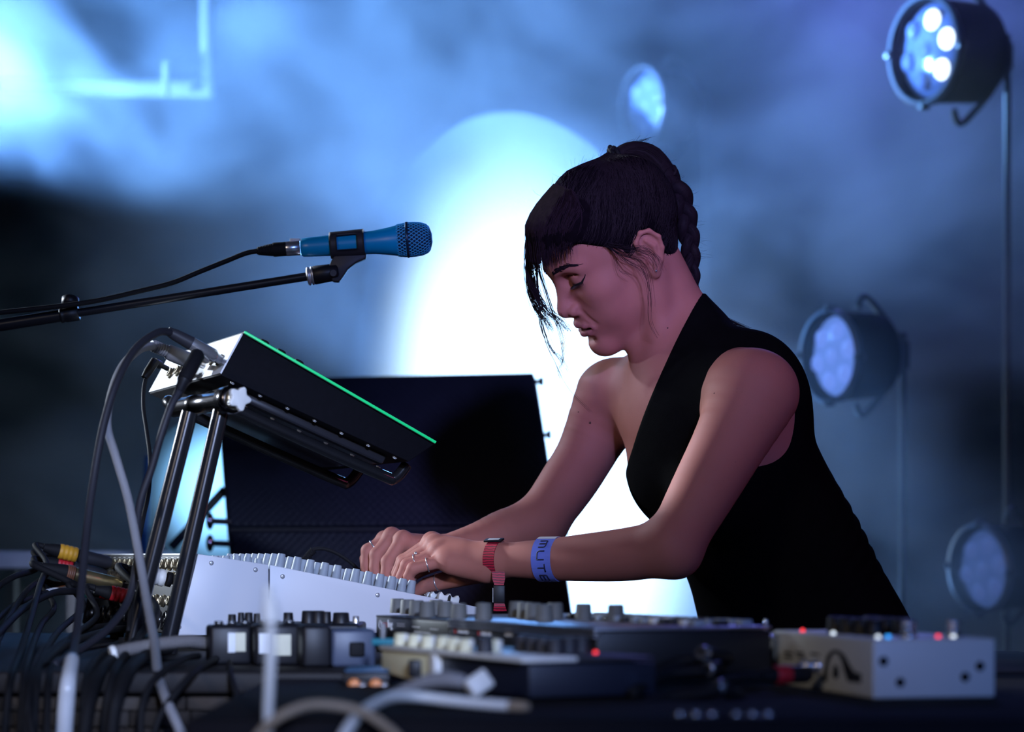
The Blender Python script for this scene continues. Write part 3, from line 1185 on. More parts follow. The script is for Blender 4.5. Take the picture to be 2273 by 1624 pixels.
for px, w in ((890, 0.022), (920, 0.020), (950, 0.018), (984, 0.024), (1008, 0.016), (1034, 0.013), (1096, 0.030)):
    c = KM(px, w, zt + 0.004)
    kb = inst('knob', KC, module, orient(c, UZ, Vector((0.8, -0.6, 0))))
    inst('pointer', PTR, kb, orient(c, UZ, Vector((0.8, -0.6, 0))))
KB = knob_mesh('knob', 0.0080, 0.0150, M['dark'], 16, 0.9, False)
for px, w in ((1076, 0.012), (1160, 0.072), (1182, 0.068), (1206, 0.064), (1232, 0.060), (1262, 0.080), (1290, 0.095)):
    inst('knob', KB, module, orient(KM(px, w, zt + 0.003), UZ))
inst('led', LED['r'], module, orient(KM(1322, 0.105, zt + 0.003), UZ))
mb = MB()
c = KM(850, 0.02, zt + 0.004)
mb.cyl(c, c + UZ * 0.004, 0.005)
mb.cyl(c + UZ * 0.004, c + UZ * 0.020, 0.0026, 0.0034)
mb.build('toggle_switch', M['chrome'], module)
mb = MB()
c = KM(858, 0.012, zt + 0.004)
mb.box(tuple(c - Vector((0.014, 0.006, 0))), tuple(c + Vector((0.014, 0.006, 0.006))), 0.001)
mb.build('tape_strip', mat('teal_tape', (0.0, 0.16, 0.22), 0.6), module)
mb = MB()
c0_ = mpt2(922, 1482)
mb.box((c0_.x - 0.006, c0_.y - 0.014, c0_.z - 0.008), (c0_.x + 0.006, c0_.y + 0.002, c0_.z + 0.008), 0.0015)
mb.build('power_plug', M['black'], module)

# ---- large white pedal with the arch emblem
pedal = thing('guitar_pedal', 'large white effects pedal with black arch emblem and screw holes', 'effects pedal', tuple(P(1960, 1545, -1.1)))
G0, G1 = P(1715, 1398, -0.857), P(1938, 1418, -1.107)
ztp = ZC - 183 * 2.05 / FPX
G0.z = G1.z = ztp
ge = (G1 - G0).normalized()
gb = Vector((-ge.y, ge.x, 0))
gb = gb if gb.x > 0 else -gb
GW = 0.112
zbp = TZ - 0.0058
PW = mat('white_enamel', (0.66, 0.68, 0.66), 0.45, var=0.04)
mb = MB()
mb.prism([G0, G1, G1 + gb * GW, G0 + gb * GW], -UZ, ztp - zbp, 0.0025)
mb.build('enclosure', PW, pedal)


def gpt(px, py):
    return PL(px, py, G0, gb)


def g2(px, py):
    return PL(px, py, G1, ge)


bm_ = MB()
bm_.lathe([(0.0042, 0), (0.0042, 0.0005), (0.003, 0.0008)], (0, 0, 0), (0, 0, 1), 14)
HOLE = proto_mesh(bm_, 'screw_head', M['black_matt'])
for px, py in ((1961, 1467), (1998, 1514), (2175, 1478), (2142, 1502)):
    inst('screw_head', HOLE, pedal, orient(g2(px, py), ge))
# arch emblem: outer bow, inner bow, drop
INKP = mat('black_print', (0.012, 0.011, 0.014), 0.6)
def strip(outer, inner, name):
    mb = MB()
    vs_, fs_ = [], []
    for a, b in zip(outer, inner):
        vs_ += [gpt(*a) - gb * 0.0004, gpt(*b) - gb * 0.0004]
    for i in range(len(outer) - 1):
        fs_.append((2 * i, 2 * i + 1, 2 * i + 3, 2 * i + 2))
    n_ = len(vs_)
    mb.add(vs_, fs_)
    mb.add([v + gb * 0.0003 for v in vs_], [f[::-1] for f in fs_])
    return mb.build(name, INKP, pedal)


strip([(1826, 1512), (1830, 1480), (1836, 1455), (1848, 1442), (1862, 1442), (1876, 1455), (1888, 1478), (1898, 1492), (1912, 1494)],
      [(1836, 1512), (1838, 1482), (1843, 1462), (1850, 1450), (1860, 1450), (1868, 1464), (1874, 1490), (1882, 1512), (1912, 1516)], 'emblem')
strip([(1848, 1500), (1850, 1482), (1855, 1472), (1861, 1482), (1863, 1500)], [(1850, 1502), (1853, 1504), (1856, 1506), (1859, 1504), (1861, 1502)], 'emblem')
for px, py in ((1742, 1450), (1766, 1450), (1742, 1460), (1770, 1459), (1800, 1453)):
    c = gpt(px, py) - gb * 0.0004
    mb = MB()
    mb.prism([c, c + ge * 0.022, c + ge * 0.022 + UZ * 0.0022, c + UZ * 0.0022], gb, 0.0003)
    mb.build('printed_line', INKP, pedal)
KG = knob_mesh('knob', 0.0088, 0.0150, M['black'], 16, 0.9, False)
for k, (s, w) in enumerate(((0.10, 0.03), (0.135, 0.03), (0.17, 0.03), (0.205, 0.03), (0.10, 0.065), (0.14, 0.065), (0.18, 0.065))):
    inst('knob', KG, pedal, orient(G0 + ge * s * 0.9 + gb * w, UZ))
for s, w in ((0.225, 0.045), (0.222, 0.088)):
    mb = MB()
    c = G0 + ge * s + gb * w
    mb.lathe([(0.008, 0), (0.008, 0.003), (0.0055, 0.003), (0.0055, 0.010), (0.0065, 0.010), (0.0065, 0.014), (0.004, 0.015)], c, UZ, 16)
    mb.build('foot_switch', M['chrome'], pedal)
for px, s, w, c in ((0, 0.05, 0.012, 'r'), (0, 0.13, 0.012, 'w'), (0, 0.236, 0.022, 'b'), (0, 0.238, 0.012, 'w'), (0, 0.236, 0.068, 'r'), (0, 0.236, 0.082, 'w')):
    inst('led', LED[c], pedal, orient(G0 + ge * s + gb * w, UZ))

# ---- brown-grey unit between the black boxes and the white pedal
unit = thing('rack_unit', 'low taupe metal unit with cream lettering behind the white pedal', 'audio unit', tuple(P(1580, 1470, -0.85)))
U0, U1 = P(1436, 1420, -0.62), P(1718, 1440, -0.80)
U0.z = U1.z = 0.984
ue = (U1 - U0).normalized()
ub = Vector((-ue.y, ue.x, 0))
ub = ub if ub.y > 0 else -ub
mb = MB()
mb.prism([U0, U1, Vector((*U1.xy, TZ + 0.003)), Vector((*U0.xy, TZ + 0.003))], ub, 0.10, 0.0015)
mb.build('case', mat('taupe_metal', (0.085, 0.068, 0.06), 0.5), unit)
mb = MB()
mb.prism([U0 + UZ * 0.0005 - ub * 0.0005, U1 + UZ * 0.0005 - ub * 0.0005, U1 + UZ * 0.0005 + ub * 0.10, U0 + UZ * 0.0005 + ub * 0.10], UZ, 0.002, 0.0005)
mb.build('lid', M['alu'], unit)
for px, wd in ((1465, 0.004), (1480, 0.003), (1495, 0.006), (1512, 0.004), (1530, 0.005)):
    c = PL(px, 1442, U0, ub) - ub * 0.0004
    mb = MB()
    mb.prism([c, c + ue * wd, c + ue * wd + UZ * 0.003, c + UZ * 0.003], ub, 0.0003)
    mb.build('printed_mark', M['cream'], unit)
for k in range(7):
    c = PL(1626 + 10 * k, 1474 + 1.2 * k, U0, ub) - ub * 0.0005
    mb = MB()
    mb.prism([c, c + ue * 0.0035, c + ue * 0.0045 + UZ * (0.006 + 0.003 * (k % 2)), c + ue * 0.001 + UZ * 0.006], ub, 0.0004)
    mb.build('script_letter', M['cream'], unit)
for s in (0.03, 0.09, 0.15):
    mb = MB()
    c = U0 + ue * s + ub * 0.04 + UZ * 0.0025
    mb.cyl(c, c + UZ * 0.012, 0.0022)
    mb.sphere(c + UZ * 0.013, 0.003, seg=10)
    mb.build('toggle_switch', M['chrome'], unit)
for s in (-0.05, -0.02):
    mb = MB()

# ---- power adapters with paper labels
PAP = mat('cream_paper_label', (0.62, 0.60, 0.46), 0.7)
def adapter(name, label, x0, x1, yt, ybm, Y, labels, cat='power adapter', m=None, rot=12):
    a, b = P(x0, yt, Y), P(x1, yt, Y)
    wv = (b - a).length
    h = a.z - (TZ + 0.0005)
    t = thing(name, label, cat, (a.x, a.y, TZ))
    R4 = Matrix.Translation(Vector((a.x, a.y, TZ + 0.0005))) @ Matrix.Rotation(math.radians(rot), 4, 'Z')
    mb = MB(R4)
    mb.box((0, 0, 0), (wv / math.cos(math.radians(rot)), 0.055, h), 0.004)
    mb.build('housing', m or M['black'], t)
    for (l0, l1, t0, t1, mm) in labels:
        mb = MB(R4)
        sc_ = wv / (x1 - x0)
        mb.box(((l0 - x0) * sc_, -0.0006, h - (t1 - yt) * SC(Y)), ((l1 - x0) * sc_, 0.001, h - (t0 - yt) * SC(Y)), 0.0002)
        mb.build('paper_label', mm, t)
    return t, R4, wv, h


BLUEPAP = mat('white_paper_label', (0.70, 0.72, 0.74), 0.7)
for args in (('power_adapter', 'black power adapter with half white half cream label, beside the stand feet', 466, 556, 1388, 1470, -0.60, [(506, 522, 1404, 1448, BLUEPAP), (522, 545, 1404, 1446, PAP)]),
             ('power_adapter', 'black power adapter with cream printed label behind the upright white cable', 566, 664, 1386, 1470, -0.62, [(575, 600, 1405, 1450, BLUEPAP), (606, 646, 1408, 1455, PAP)])):
    t, R4, wv, h = adapter(*args)
    mb = MB(R4)
    for k in range(3):
        mb.box((0.008 + k * 0.014, 0.02, h), (0.016 + k * 0.014, 0.04, h + 0.004), 0.001)
    mb.build('ridge', M['black_gloss'], t)
t, R4, wv, h = adapter('battery_box', 'black box with bluish grey end standing right of the labelled adapters', 672, 735, 1388, 1480, -0.66, [], 'box', M['black'], 12)
mb = MB(R4)
mb.box((wv * 1.03, -0.001, 0.0), (wv * 1.03 + 0.046, 0.055, h - 0.004), 0.004)
mb.build('end_block', mat('slate_blue_plastic', (0.05, 0.065, 0.11), 0.45), t)
mb = MB(R4)
mb.box((wv * 1.03 + 0.018, -0.006, h * 0.25), (wv * 1.03 + 0.034, 0.001, h * 0.6), 0.002)
mb.build('power_plug', M['black_matt'], t)

# small black mixer behind the adapters, its knobs seen against the pale desk panel
pm = thing('submixer', 'small black submixer with chunky black knobs before the pale desk side', 'mixer', tuple(P(640, 1400, -0.42)))
a, b = P(500, 1384, -0.45), P(800, 1390, -0.45)
mb = MB()
mb.box((a.x, -0.47, TZ + 0.001), (b.x, -0.34, a.z), 0.003)
mb.build('case', M['black'], pm)
for px, r, h in ((515, 0.005, 0.010), (535, 0.004, 0.012), (552, 0.005, 0.012), (570, 0.004, 0.011), (640, 0.006, 0.012), (685, 0.0085, 0.014), (706, 0.0085, 0.014), (724, 0.006, 0.013), (757, 0.010, 0.012), (790, 0.004, 0.008)):
    c = P(px, 1380, -0.42)
    c.z = a.z
    inst('knob', knob_mesh('knob', r, h, M['black'] if px != 790 else M['chrome'], 14, 0.9, False), pm, orient(c, UZ))

# small metal box with two copper-orange sockets
rb = thing('socket_box', 'small dark box with two copper-orange sockets on its front', 'audio unit', tuple(P(810, 1545, -0.88)))
a = P(760, 1492, -0.88)
mb = MB()
mb.box((a.x, -0.88, TZ - 0.006), (a.x + 0.045, -0.80, a.z), 0.002)
mb.build('case', M['black'], rb)
mb = MB()
mb.box((a.x + 0.002, -0.878, a.z), (a.x + 0.043, -0.805, a.z + 0.003), 0.001)
mb.build('lid', mat('dull_blue_enamel', (0.03, 0.08, 0.16), 0.4), rb)
for px in (785, 833):
    c = P(px, 1520, -0.885)
    mb = MB()
    mb.lathe([(0.0062, 0), (0.0062, 0.004), (0.0050, 0.005), (0.0050, 0.011), (0.0030, 0.011)], c + Vector((0, 0.005, 0)), (0.15, -1, 0), 16)
    so = mb.build('socket', M['orange'], rb)
    mb = MB()
    mb.sphere(c + Vector((0.0085, -0.004, -0.001)), 0.0042, seg=12)
    mb.build('screw_head', M['steel'], rb)

# ------------------------------------------------------------------ microphone on a boom
MY = 0.10
mk = SC(MY)


def mp(px, py, dy=0.0):
    return P(px, py, MY + dy)


maxis = (mp(955, 528) - mp(668, 549)).normalized()
mic = thing('microphone', 'blue vocal microphone with woven metal grille in a black clip', 'microphone', tuple(mp(800, 540)))
m0 = mp(668, 549.5)
Lp = lambda px: (px - 668) * mk
mb = MB()
mb.lathe([(17.5 * mk, 0), (20.5 * mk, 4 * mk), (21.5 * mk, 20 * mk), (23 * mk, Lp(735)), (24 * mk, Lp(790)), (26 * mk, Lp(830)), (30 * mk, Lp(860)), (34 * mk, Lp(882)), (34 * mk, Lp(884))], m0, maxis, 36)
mb.build('handle', M['blue'], mic)
# grille: woven wire cage over a dark core
def grille_r(s):
    pr = [(882, 34.5), (890, 36), (905, 38), (920, 38), (938, 36), (950, 31), (956, 24), (959, 14), (960, 4)]
    return np.interp(s, [a for a, _ in pr], [b for _, b in pr])


mb = MB()
mb.lathe([((grille_r(s) - 1.6) * mk, Lp(s)) for s in (882, 890, 905, 920, 938, 950, 956, 958.5)], m0, maxis, 28)
mb.build('grille_foam', mat('blue_black_foam', (0.0, 0.012, 0.04), 0.9), mic)
tt = Vector((0, 0, 1))
uu = maxis.cross(tt).normalized()
ww = maxis.cross(uu)
mb = MB()
wire = []
for dirn in (1, -1):
    for k in range(28):
        row = []
        for j in range(16):
            s = 882 + (959.5 - 882) * (j / 15)
            an = 2 * PI * k / 28 + dirn * (s - 882) * 0.020
            r = float(grille_r(s)) * mk
            row.append(np.array(m0 + maxis * Lp(s) + (uu * math.cos(an) + ww * math.sin(an)) * r))
        wire.append(row)
me = strands_mesh('grille_mesh', np.array(wire), 0.00062, 0.00045, 4)
link('grille_mesh', me, mic, mat('blue_wire', (0.04, 0.42, 0.75), 0.4, 0.0))
mb = MB()
mb.lathe([(36.5 * mk, 0), (40 * mk, 1 * mk), (40 * mk, 6 * mk), (36.5 * mk, 7 * mk)], m0 + maxis * Lp(902), maxis, 36, caps=False)
mb.build('grille_band', mat('dark_blue_band', (0.02, 0.05, 0.10), 0.3, 0.6), mic)

xlr = thing('microphone_cable', 'black microphone cable with silver-collared plug running back along the boom', 'cable', tuple(mp(600, 553)))
xa = (mp(668, 549.5) - mp(570, 557)).normalized()
x0 = mp(570, 557)
mb = MB()
pr = [(7.5, 0)]
for k in range(9):
    pr += [(8.5 + k * 0.6, 3 + k * 3.5), (9.6 + k * 0.6, 4 + k * 3.5), (9.6 + k * 0.6, 5.4 + k * 3.5), (8.5 + k * 0.6, 6.2 + k * 3.5)]
pr += [(15.5, 37), (16, 40), (16, 66)]
mb.lathe([(r * mk, h * mk) for r, h in pr], x0, xa, 24)
mb.build('plug_boot', M['black_matt'], xlr)
mb = MB()
mb.lathe([(16.2 * mk, 66 * mk), (16.5 * mk, 67 * mk), (16.5 * mk, 96 * mk), (15.5 * mk, 97 * mk)], x0, xa, 28)
mb.build('plug_collar', M['chrome'], xlr)
mb = MB()
mb.box(tuple(mp(650, 534) - Vector((0.004, 0.003, 0.001))), tuple(mp(664, 531) + Vector((0.001, 0.003, 0.001))), 0.0006)
mb.build('release_tab', M['white'], xlr)
mb = MB()
mb.tube([x0 + xa * 0.002, mp(545, 562), mp(500, 580), mp(440, 604, -0.01), mp(380, 628, -0.015), mp(300, 648, -0.02), mp(220, 666, -0.022), mp(150, 677, -0.024), mp(60, 687, -0.024), mp(-20, 696, -0.024), mp(-120, 712, -0.024)], 5.6 * mk, seg=10, sub=6)
mb.build('cord', M['black_matt'], xlr)

boom = thing('microphone_stand', 'black boom stand reaching in from the picture edge to the microphone', 'microphone stand', (-1.35, MY, 0))
b0_, b1_ = mp(-420, 788), mp(690, 612)
bd = (b1_ - b0_).normalized()


def bp_(px):
    t = (px + 420) / (690 + 420)
    return b0_ + (b1_ - b0_) * t


BT = mat('black_gloss_tube', (0.012, 0.012, 0.016), 0.28)
mb = MB()
mb.cyl(bp_(160), bp_(694), 9.5 * mk, seg=20)
mb.build('boom_tube', BT, boom)
mb = MB()
mb.cyl(b0_, bp_(150), 14 * mk, seg=20)
mb.build('boom_tube', BT, boom)
mb = MB()
mb.lathe([(15 * mk, 0), (17 * mk, 1 * mk), (17 * mk, 6 * mk), (15.8 * mk, 8 * mk), (17.5 * mk, 14 * mk), (17.5 * mk, 40 * mk), (15 * mk, 42 * mk)], bp_(134), bd, 24)
mb.build('clutch', M['black'], boom)
mb = MB()
c = bp_(156) + Vector((0, 0.0, 17 * mk))
mb.cyl(c, c + UZ * 4 * mk, 8 * mk)
mb.lathe([(16 * mk, 0), (19 * mk, 3 * mk), (19 * mk, 17 * mk), (15 * mk, 20 * mk)], c + UZ * 2 * mk + Vector((0, -0.004, 0)), (0.05, 0.3, 1), 20)
mb.build('clutch_knob', M['black'], boom)
# swivel and clip
mb = MB()
mb.lathe([(12 * mk, 0), (19 * mk, 1 * mk), (21 * mk, 4 * mk), (21 * mk, 7 * mk), (16 * mk, 9 * mk), (21 * mk, 11 * mk), (21 * mk, 15 * mk)], bp_(681), bd, 24)
mb.build('thread_ring', M['steel'], boom)
mb = MB()
mb.cyl(bp_(694), bp_(752), 21 * mk, 19 * mk, 24, 0.002)
mb.build('swivel', M['black'], boom)
mb = MB()
c = mp(740, 606, -0.0125)
mb.lathe([(8.5 * mk, 0), (8.5 * mk, 3 * mk), (7 * mk, 4 * mk)], c, (0, -1, 0), 18)
mb.box(tuple(c + Vector((-0.004, -0.003, -0.0006))), tuple(c + Vector((0.004, -0.0022, 0.0006))))
mb.build('swivel_screw', M['dark'], boom)
mb = MB()
sh = [mp(732, 585, -0.008), mp(745, 560, -0.008), mp(812, 560, -0.008), mp(812, 573, -0.008), mp(790, 582, -0.008), mp(772, 596, -0.008), mp(760, 614, -0.008), mp(752, 625, -0.008), mp(738, 624, -0.008), mp(728, 600, -0.008)]
mb.prism(sh, (0, 1, 0), 0.016, 0.0015)
mb.build('clip_neck', M['dark'], boom)
mb = MB()     # sleeve round the microphone with a window
R0, R1 = 25.2 * mk, 29.5 * mk
sx0, sx1 = Lp(733), Lp(810)
ns, na = 14, 36
vs, fs = [], []
idx = {}
def cid(i, j, k):
    key = (i, j % na, k)
    if key not in idx:
        s = sx0 + (sx1 - sx0) * i / ns
        an = 2 * PI * (j % na) / na
        r = (R0, R1)[k] + (2.0 * mk * i / ns)
        idx[key] = len(vs)
        vs.append(m0 + maxis * s + (uu * math.cos(an) + ww * math.sin(an)) * r)
    return idx[key]
def hole(i, j):
    if not (3 <= i <= ns - 4):
        return False
    an = 2 * PI * ((j % na) + 0.5) / na
    d = uu * math.cos(an) + ww * math.sin(an)
    return d.dot(Vector((0, -1, 0.12)).normalized()) > 0.80
for i in range(ns):
    for j in range(na):
        if hole(i, j):
            continue
        fs.append((cid(i, j, 1), cid(i, j + 1, 1), cid(i + 1, j + 1, 1), cid(i + 1, j, 1)))
        fs.append((cid(i, j, 0), cid(i + 1, j, 0), cid(i + 1, j + 1, 0), cid(i, j + 1, 0)))
        for (di, dj, a_, b_) in ((0, -1, (i, j), (i + 1, j)), (0, 1, (i, j + 1), (i + 1, j + 1)), (-1, 0, (i, j), (i, j + 1)), (1, 0, (i + 1, j), (i + 1, j + 1))):
            ii, jj = i + di, j + dj
            if ii < 0 or ii >= ns or hole(ii, jj):
                fs.append((cid(*a_, 0), cid(*b_, 0), cid(*b_, 1), cid(*a_, 1)))
mb.add(vs, fs, True)
mb.build('clip_sleeve', M['dark'], boom)
mb = MB()
mb.cyl((b0_.x, b0_.y, 0.02), (b0_.x, b0_.y, b0_.z), 0.012)
mb.build('upright', BT, boom)
mb = MB()
mb.lathe([(0.15, 0), (0.15, 0.012), (0.03, 0.03)], (b0_.x, b0_.y, 0), UZ, 28)
mb.build('base', M['black_metal'], boom)

# ------------------------------------------------------------------ loudspeaker stack behind
def grille_mat():
    m = mat('perforated_black_grille', (0.010, 0.012, 0.022), 0.6, spec=0.2, var=0.2)
    nt = m.node_tree
    b = nt.nodes['Principled BSDF']
    tc = nt.nodes['Texture Coordinate']
    vo = nt.nodes.new('ShaderNodeTexVoronoi')
    vo.voronoi_dimensions = '3D'
    vo.inputs['Scale'].default_value = 95
    vo.inputs['Randomness'].default_value = 0.0
    mp = nt.nodes.new('ShaderNodeMapping')
    mp.inputs['Scale'].default_value = (1.0, 0.02, 1.0)
    mp.inputs['Rotation'].default_value = (0, PI / 4, 0)
    nt.links.new(tc.outputs['Object'], mp.inputs[0])
    nt.links.new(mp.outputs[0], vo.inputs['Vector'])
    bp = nt.nodes.new('ShaderNodeBump')
    bp.inputs['Strength'].default_value = 0.8
    bp.inputs['Distance'].default_value = 0.003
    nt.links.new(vo.outputs['Distance'], bp.inputs['Height'])
    nt.links.new(bp.outputs[0], b.inputs['Normal'])
    return m


GR = grille_mat()
CAB = mat('black_cabinet_paint', (0.012, 0.012, 0.018), 0.7, bump=0.3, bscale=300)
spk = thing('loudspeaker', 'large black loudspeaker with perforated front behind her hands', 'loudspeaker', tuple(P(870, 1166, 1.2)))
fr = [P(478, 838, 1.30), P(1190, 823, 1.34), P(1243, 1164, 1.14), P(503, 1168, 1.12)]
def cabinet(fr, t, depth, top_lip=True):
    nrm = (fr[1] - fr[0]).cross(fr[3] - fr[0]).normalized()
    if nrm.y < 0:
        nrm = -nrm
    mb = MB()
    mb.prism([p + nrm * 0.012 for p in fr], nrm, depth, 0.006)
    mb.build('cabinet', CAB, t)
    c = sum(fr, Vector()) / 4
    ins = [c + (p - c) * 0.985 for p in fr]
    mb = MB()
    mb.prism(ins, nrm, 0.012, 0.004)
    mb.build('grille', GR, t)
    return nrm


nrm = cabinet(fr, spk, 0.30)
for px, py in ((1197, 847), (1214, 965)):
    c = P(px, py, 1.30)
    mb = MB()
    mb.lathe([(0.004, 0), (0.004, 0.006), (0.008, 0.006), (0.008, 0.013), (0.005, 0.014)], c - Vector((0.006, 0, 0)), (1, 0, 0.05), 14)
    mb.build('bolt', M['black'], spk)
def onfront(px, py):
    return PL(px, py, fr[0], nrm)
a, b, c, d = (onfront(x, y) - nrm * 0.0015 for x, y in ((618, 1098), (641, 1099), (641, 1119), (620, 1120)))
mb = MB()
mb.prism([a, b, c, d], nrm, 0.002)
mb.build('badge', M['steel'], spk)
for k in range(2):
    a, b, c, d = (onfront(x, y) - nrm * 0.0015 for x, y in ((645, 1103 + 9 * k), (670, 1103 + 9 * k), (670, 1108 + 9 * k), (645, 1108 + 9 * k)))
    mb = MB()
    mb.prism([a, b, c, d], nrm, 0.002)
    mb.build('badge_print', mat('blue_badge_print', (0.02, 0.25, 0.50), 0.5), spk)
low = thing('bass_cabinet', 'black bass cabinet with perforated front under the large loudspeaker', 'loudspeaker', tuple(P(880, 1235, 1.2).xy) + (0.0,))
zs = P(503, 1172, 1.12).z
l0, r0_ = P(505, 1172, 1.10), P(1245, 1168, 1.12)
l0.z = r0_.z = min(l0.z, r0_.z) - 0.002
lx, rx = P(530, 1500, 1.06), P(1296, 1500, 1.08)
fr2 = [l0, r0_, Vector((rx.x + 0.03, rx.y, 0.62)), Vector((lx.x + 0.02, lx.y, 0.62))]
n2 = cabinet(fr2, low, 0.30)
mb = MB()
c = P(1250, 1180, 1.14)
mb.lathe([(0.004, 0), (0.004, 0.005), (0.008, 0.005), (0.008, 0.012), (0.005, 0.013)], c - Vector((0.004, 0, 0)), (1, 0, 0), 14)
mb.build('bolt', M['black'], low)
dolly = thing('speaker_dolly', 'black wheeled dolly under the loudspeaker stack', 'dolly', (-0.25, 1.25, 0))
mb = MB()
mb.box((fr2[3].x - 0.02, 1.02, 0.12), (fr2[2].x + 0.02, 1.42, 0.618), 0.01)
mb.build('platform', CAB, dolly)
for wx in (fr2[3].x + 0.06, fr2[2].x - 0.06):
    for wy in (1.08, 1.36):
        mb = MB()
        mb.cyl((wx - 0.02, wy, 0.06), (wx + 0.02, wy, 0.06), 0.06)
        mb.build('wheel', M['black_matt'], dolly)

# ------------------------------------------------------------------ stage lamps behind
def par_lamp(label, px, py, Y, hpx, nrm_, emis, group=None, lit=None):
    """Round LED wash lamp: housing, rim, lens with seven LED cells, yoke."""
    r = hpx / 2 * SC(Y)
    c = P(px, py, Y)
    n = Vector(nrm_).normalized()
    t = thing('stage_lamp', label, 'stage lamp', tuple(c))
    mb = MB()
    mb.lathe([(r * 0.55, -r * 1.3), (r * 0.92, -r * 1.1), (r * 0.96, -0.02), (r, -0.01), (r, 0.012), (r * 0.90, 0.014), (r * 0.86, 0.0)], c, n, 40, caps=False)
    mb.build('housing', mat('soot_black', (0.003, 0.003, 0.004), 0.9, spec=0.1), t)
    mb = MB()
    mb.lathe([(r * 0.86, 0.0), (r * 1.0, 0.004), (r * 1.03, 0.012), (r * 1.03, 0.018), (r * 0.94, 0.020)], c, n, 40, caps=False)
    mb.build('rim', mat('grey_lamp_rim', (0.12, 0.13, 0.17), 0.35, 0.3), t)
    mb = MB()
    mb.lathe([(r * 0.88, -0.03), (r * 0.88, -0.012), (r * 0.6, 0.002), (r * 0.3, 0.008), (0.001, 0.010)], c, n, 40)
    mb.build('lens', mat('lamp_lens_%d' % int(px), (0.10, 0.14, 0.28), 0.12, em=(0.10, 0.20, 0.62), st=emis), t)  # weak emission in lens and cells stands in for blue reflections
    fm = orient(c, n)
    for k in range(7):
        rr = 0 if k == 6 else r * 0.55
        an = k * PI / 3 + 0.3
        p = fm @ Vector((rr * math.cos(an), rr * math.sin(an), 0.006))
        on = lit and k in lit
        mb = MB()
        mb.lathe([(r * 0.20, -0.004), (r * 0.18, 0.002), (r * 0.10, 0.006), (0.0005, 0.008)], p, n, 16)
        mb.build('led_cell', mat('lit_led_cell', (0.5, 0.6, 0.8), 0.2, em=(0.75, 0.9, 1.0), st=3.0) if on else mat('led_cell_%d' % int(px), (0.12, 0.16, 0.30), 0.15, em=(0.12, 0.22, 0.70), st=emis * 1.05), t)
    for an in (PI / 2, -PI / 2, PI, 0):
        p = fm @ Vector((r * 1.02 * math.cos(an), r * 1.02 * math.sin(an), 0.012))
        mb = MB(orient(p, n))
        mb.box((-r * 0.07, -r * 0.07, -0.012), (r * 0.07, r * 0.07, 0.012), 0.002)
        mb.build('latch', M['black_metal'], t)
    # yoke and clamp up to the pole
    mb = MB()
    back = c - n * r * 0.6
    mb.tube([fm @ Vector((0, r * 1.05, -r * 0.6)), fm @ Vector((0, r * 1.25, -r * 0.9)), fm @ Vector((0, 0, -r * 1.9)), fm @ Vector((0, -r * 1.25, -r * 0.9)), fm @ Vector((0, -r * 1.05, -r * 0.6))], r * 0.07, seg=8, sub=6)
    mb.build('yoke', M['black_metal'], t)
    return t, fm @ Vector((0, 0, -r * 1.9))


NL = (-0.86, -0.50, -0.05)
lamp_pts = []
for args in (('round stage lamp with three bright cells high above her back', 2062, 112, 2.3, 240, NL, 0.25, None, (0, 5, 1)),
             ('round stage lamp behind her shoulder with an evenly pale blue lens', 1852, 790, 2.1, 205, NL, 1.1, None, None),
             ('round dim blue stage lamp low behind her hip', 2184, 1262, 2.2, 200, NL, 0.30, None, None),
             ('hazy round stage lamp in the smoke above her head', 1432, 235, 4.7, 170, NL, 0.03, None, None)):
    t, e_ = par_lamp(*args)
    lamp_pts.append((t, e_))
# upright poles the lamps clamp to
for (t, e_), nm in zip(lamp_pts, range(4)):
    mb = MB()
    mb.cyl((e_.x, e_.y, 0.0), (e_.x, e_.y, e_.z + 0.05), 0.008)
    mb.cyl((e_.x, e_.y, e_.z - 0.03), (e_.x, e_.y, e_.z + 0.03), 0.014)
    mb.build('lamp_pole', M['black_metal'], t)

def hot_lens(c, r, st, col, rim, core, fm=None, sc_=(1, 1, 1)):
    """Emissive lens with a painted fall-off of glow from bright core to rim."""
    m = bpy.data.materials.new('hot_lens')
    m.use_nodes = True
    nt = m.node_tree
    b = nt.nodes['Principled BSDF']
    b.inputs['Base Color'].default_value = (0.10, 0.11, 0.13, 1)
    b.inputs['Emission Color'].default_value = (*col, 1)
    tc = nt.nodes.new('ShaderNodeTexCoord')
    mp = nt.nodes.new('ShaderNodeMapping')
    mp.vector_type = 'TEXTURE'
    mp.inputs['Location'].default_value = tuple(c)
    if fm is not None:
        mp.inputs['Rotation'].default_value = tuple(fm.to_euler())
    mp.inputs['Scale'].default_value = sc_
    nt.links.new(tc.outputs['Object'], mp.inputs[0])
    ln = nt.nodes.new('ShaderNodeVectorMath')
    ln.operation = 'LENGTH'
    nt.links.new(mp.outputs[0], ln.inputs[0])
    mr = nt.nodes.new('ShaderNodeMapRange')
    mr.interpolation_type = 'SMOOTHERSTEP'
    mr.inputs[1].default_value = r * core
    mr.inputs[2].default_value = r * 1.0
    mr.inputs[3].default_value = st
    mr.inputs[4].default_value = rim
    nt.links.new(ln.outputs['Value'], mr.inputs[0])
    nt.links.new(mr.outputs[0], b.inputs['Emission Strength'])
    m.cycles.emission_sampling = 'NONE'
    return m


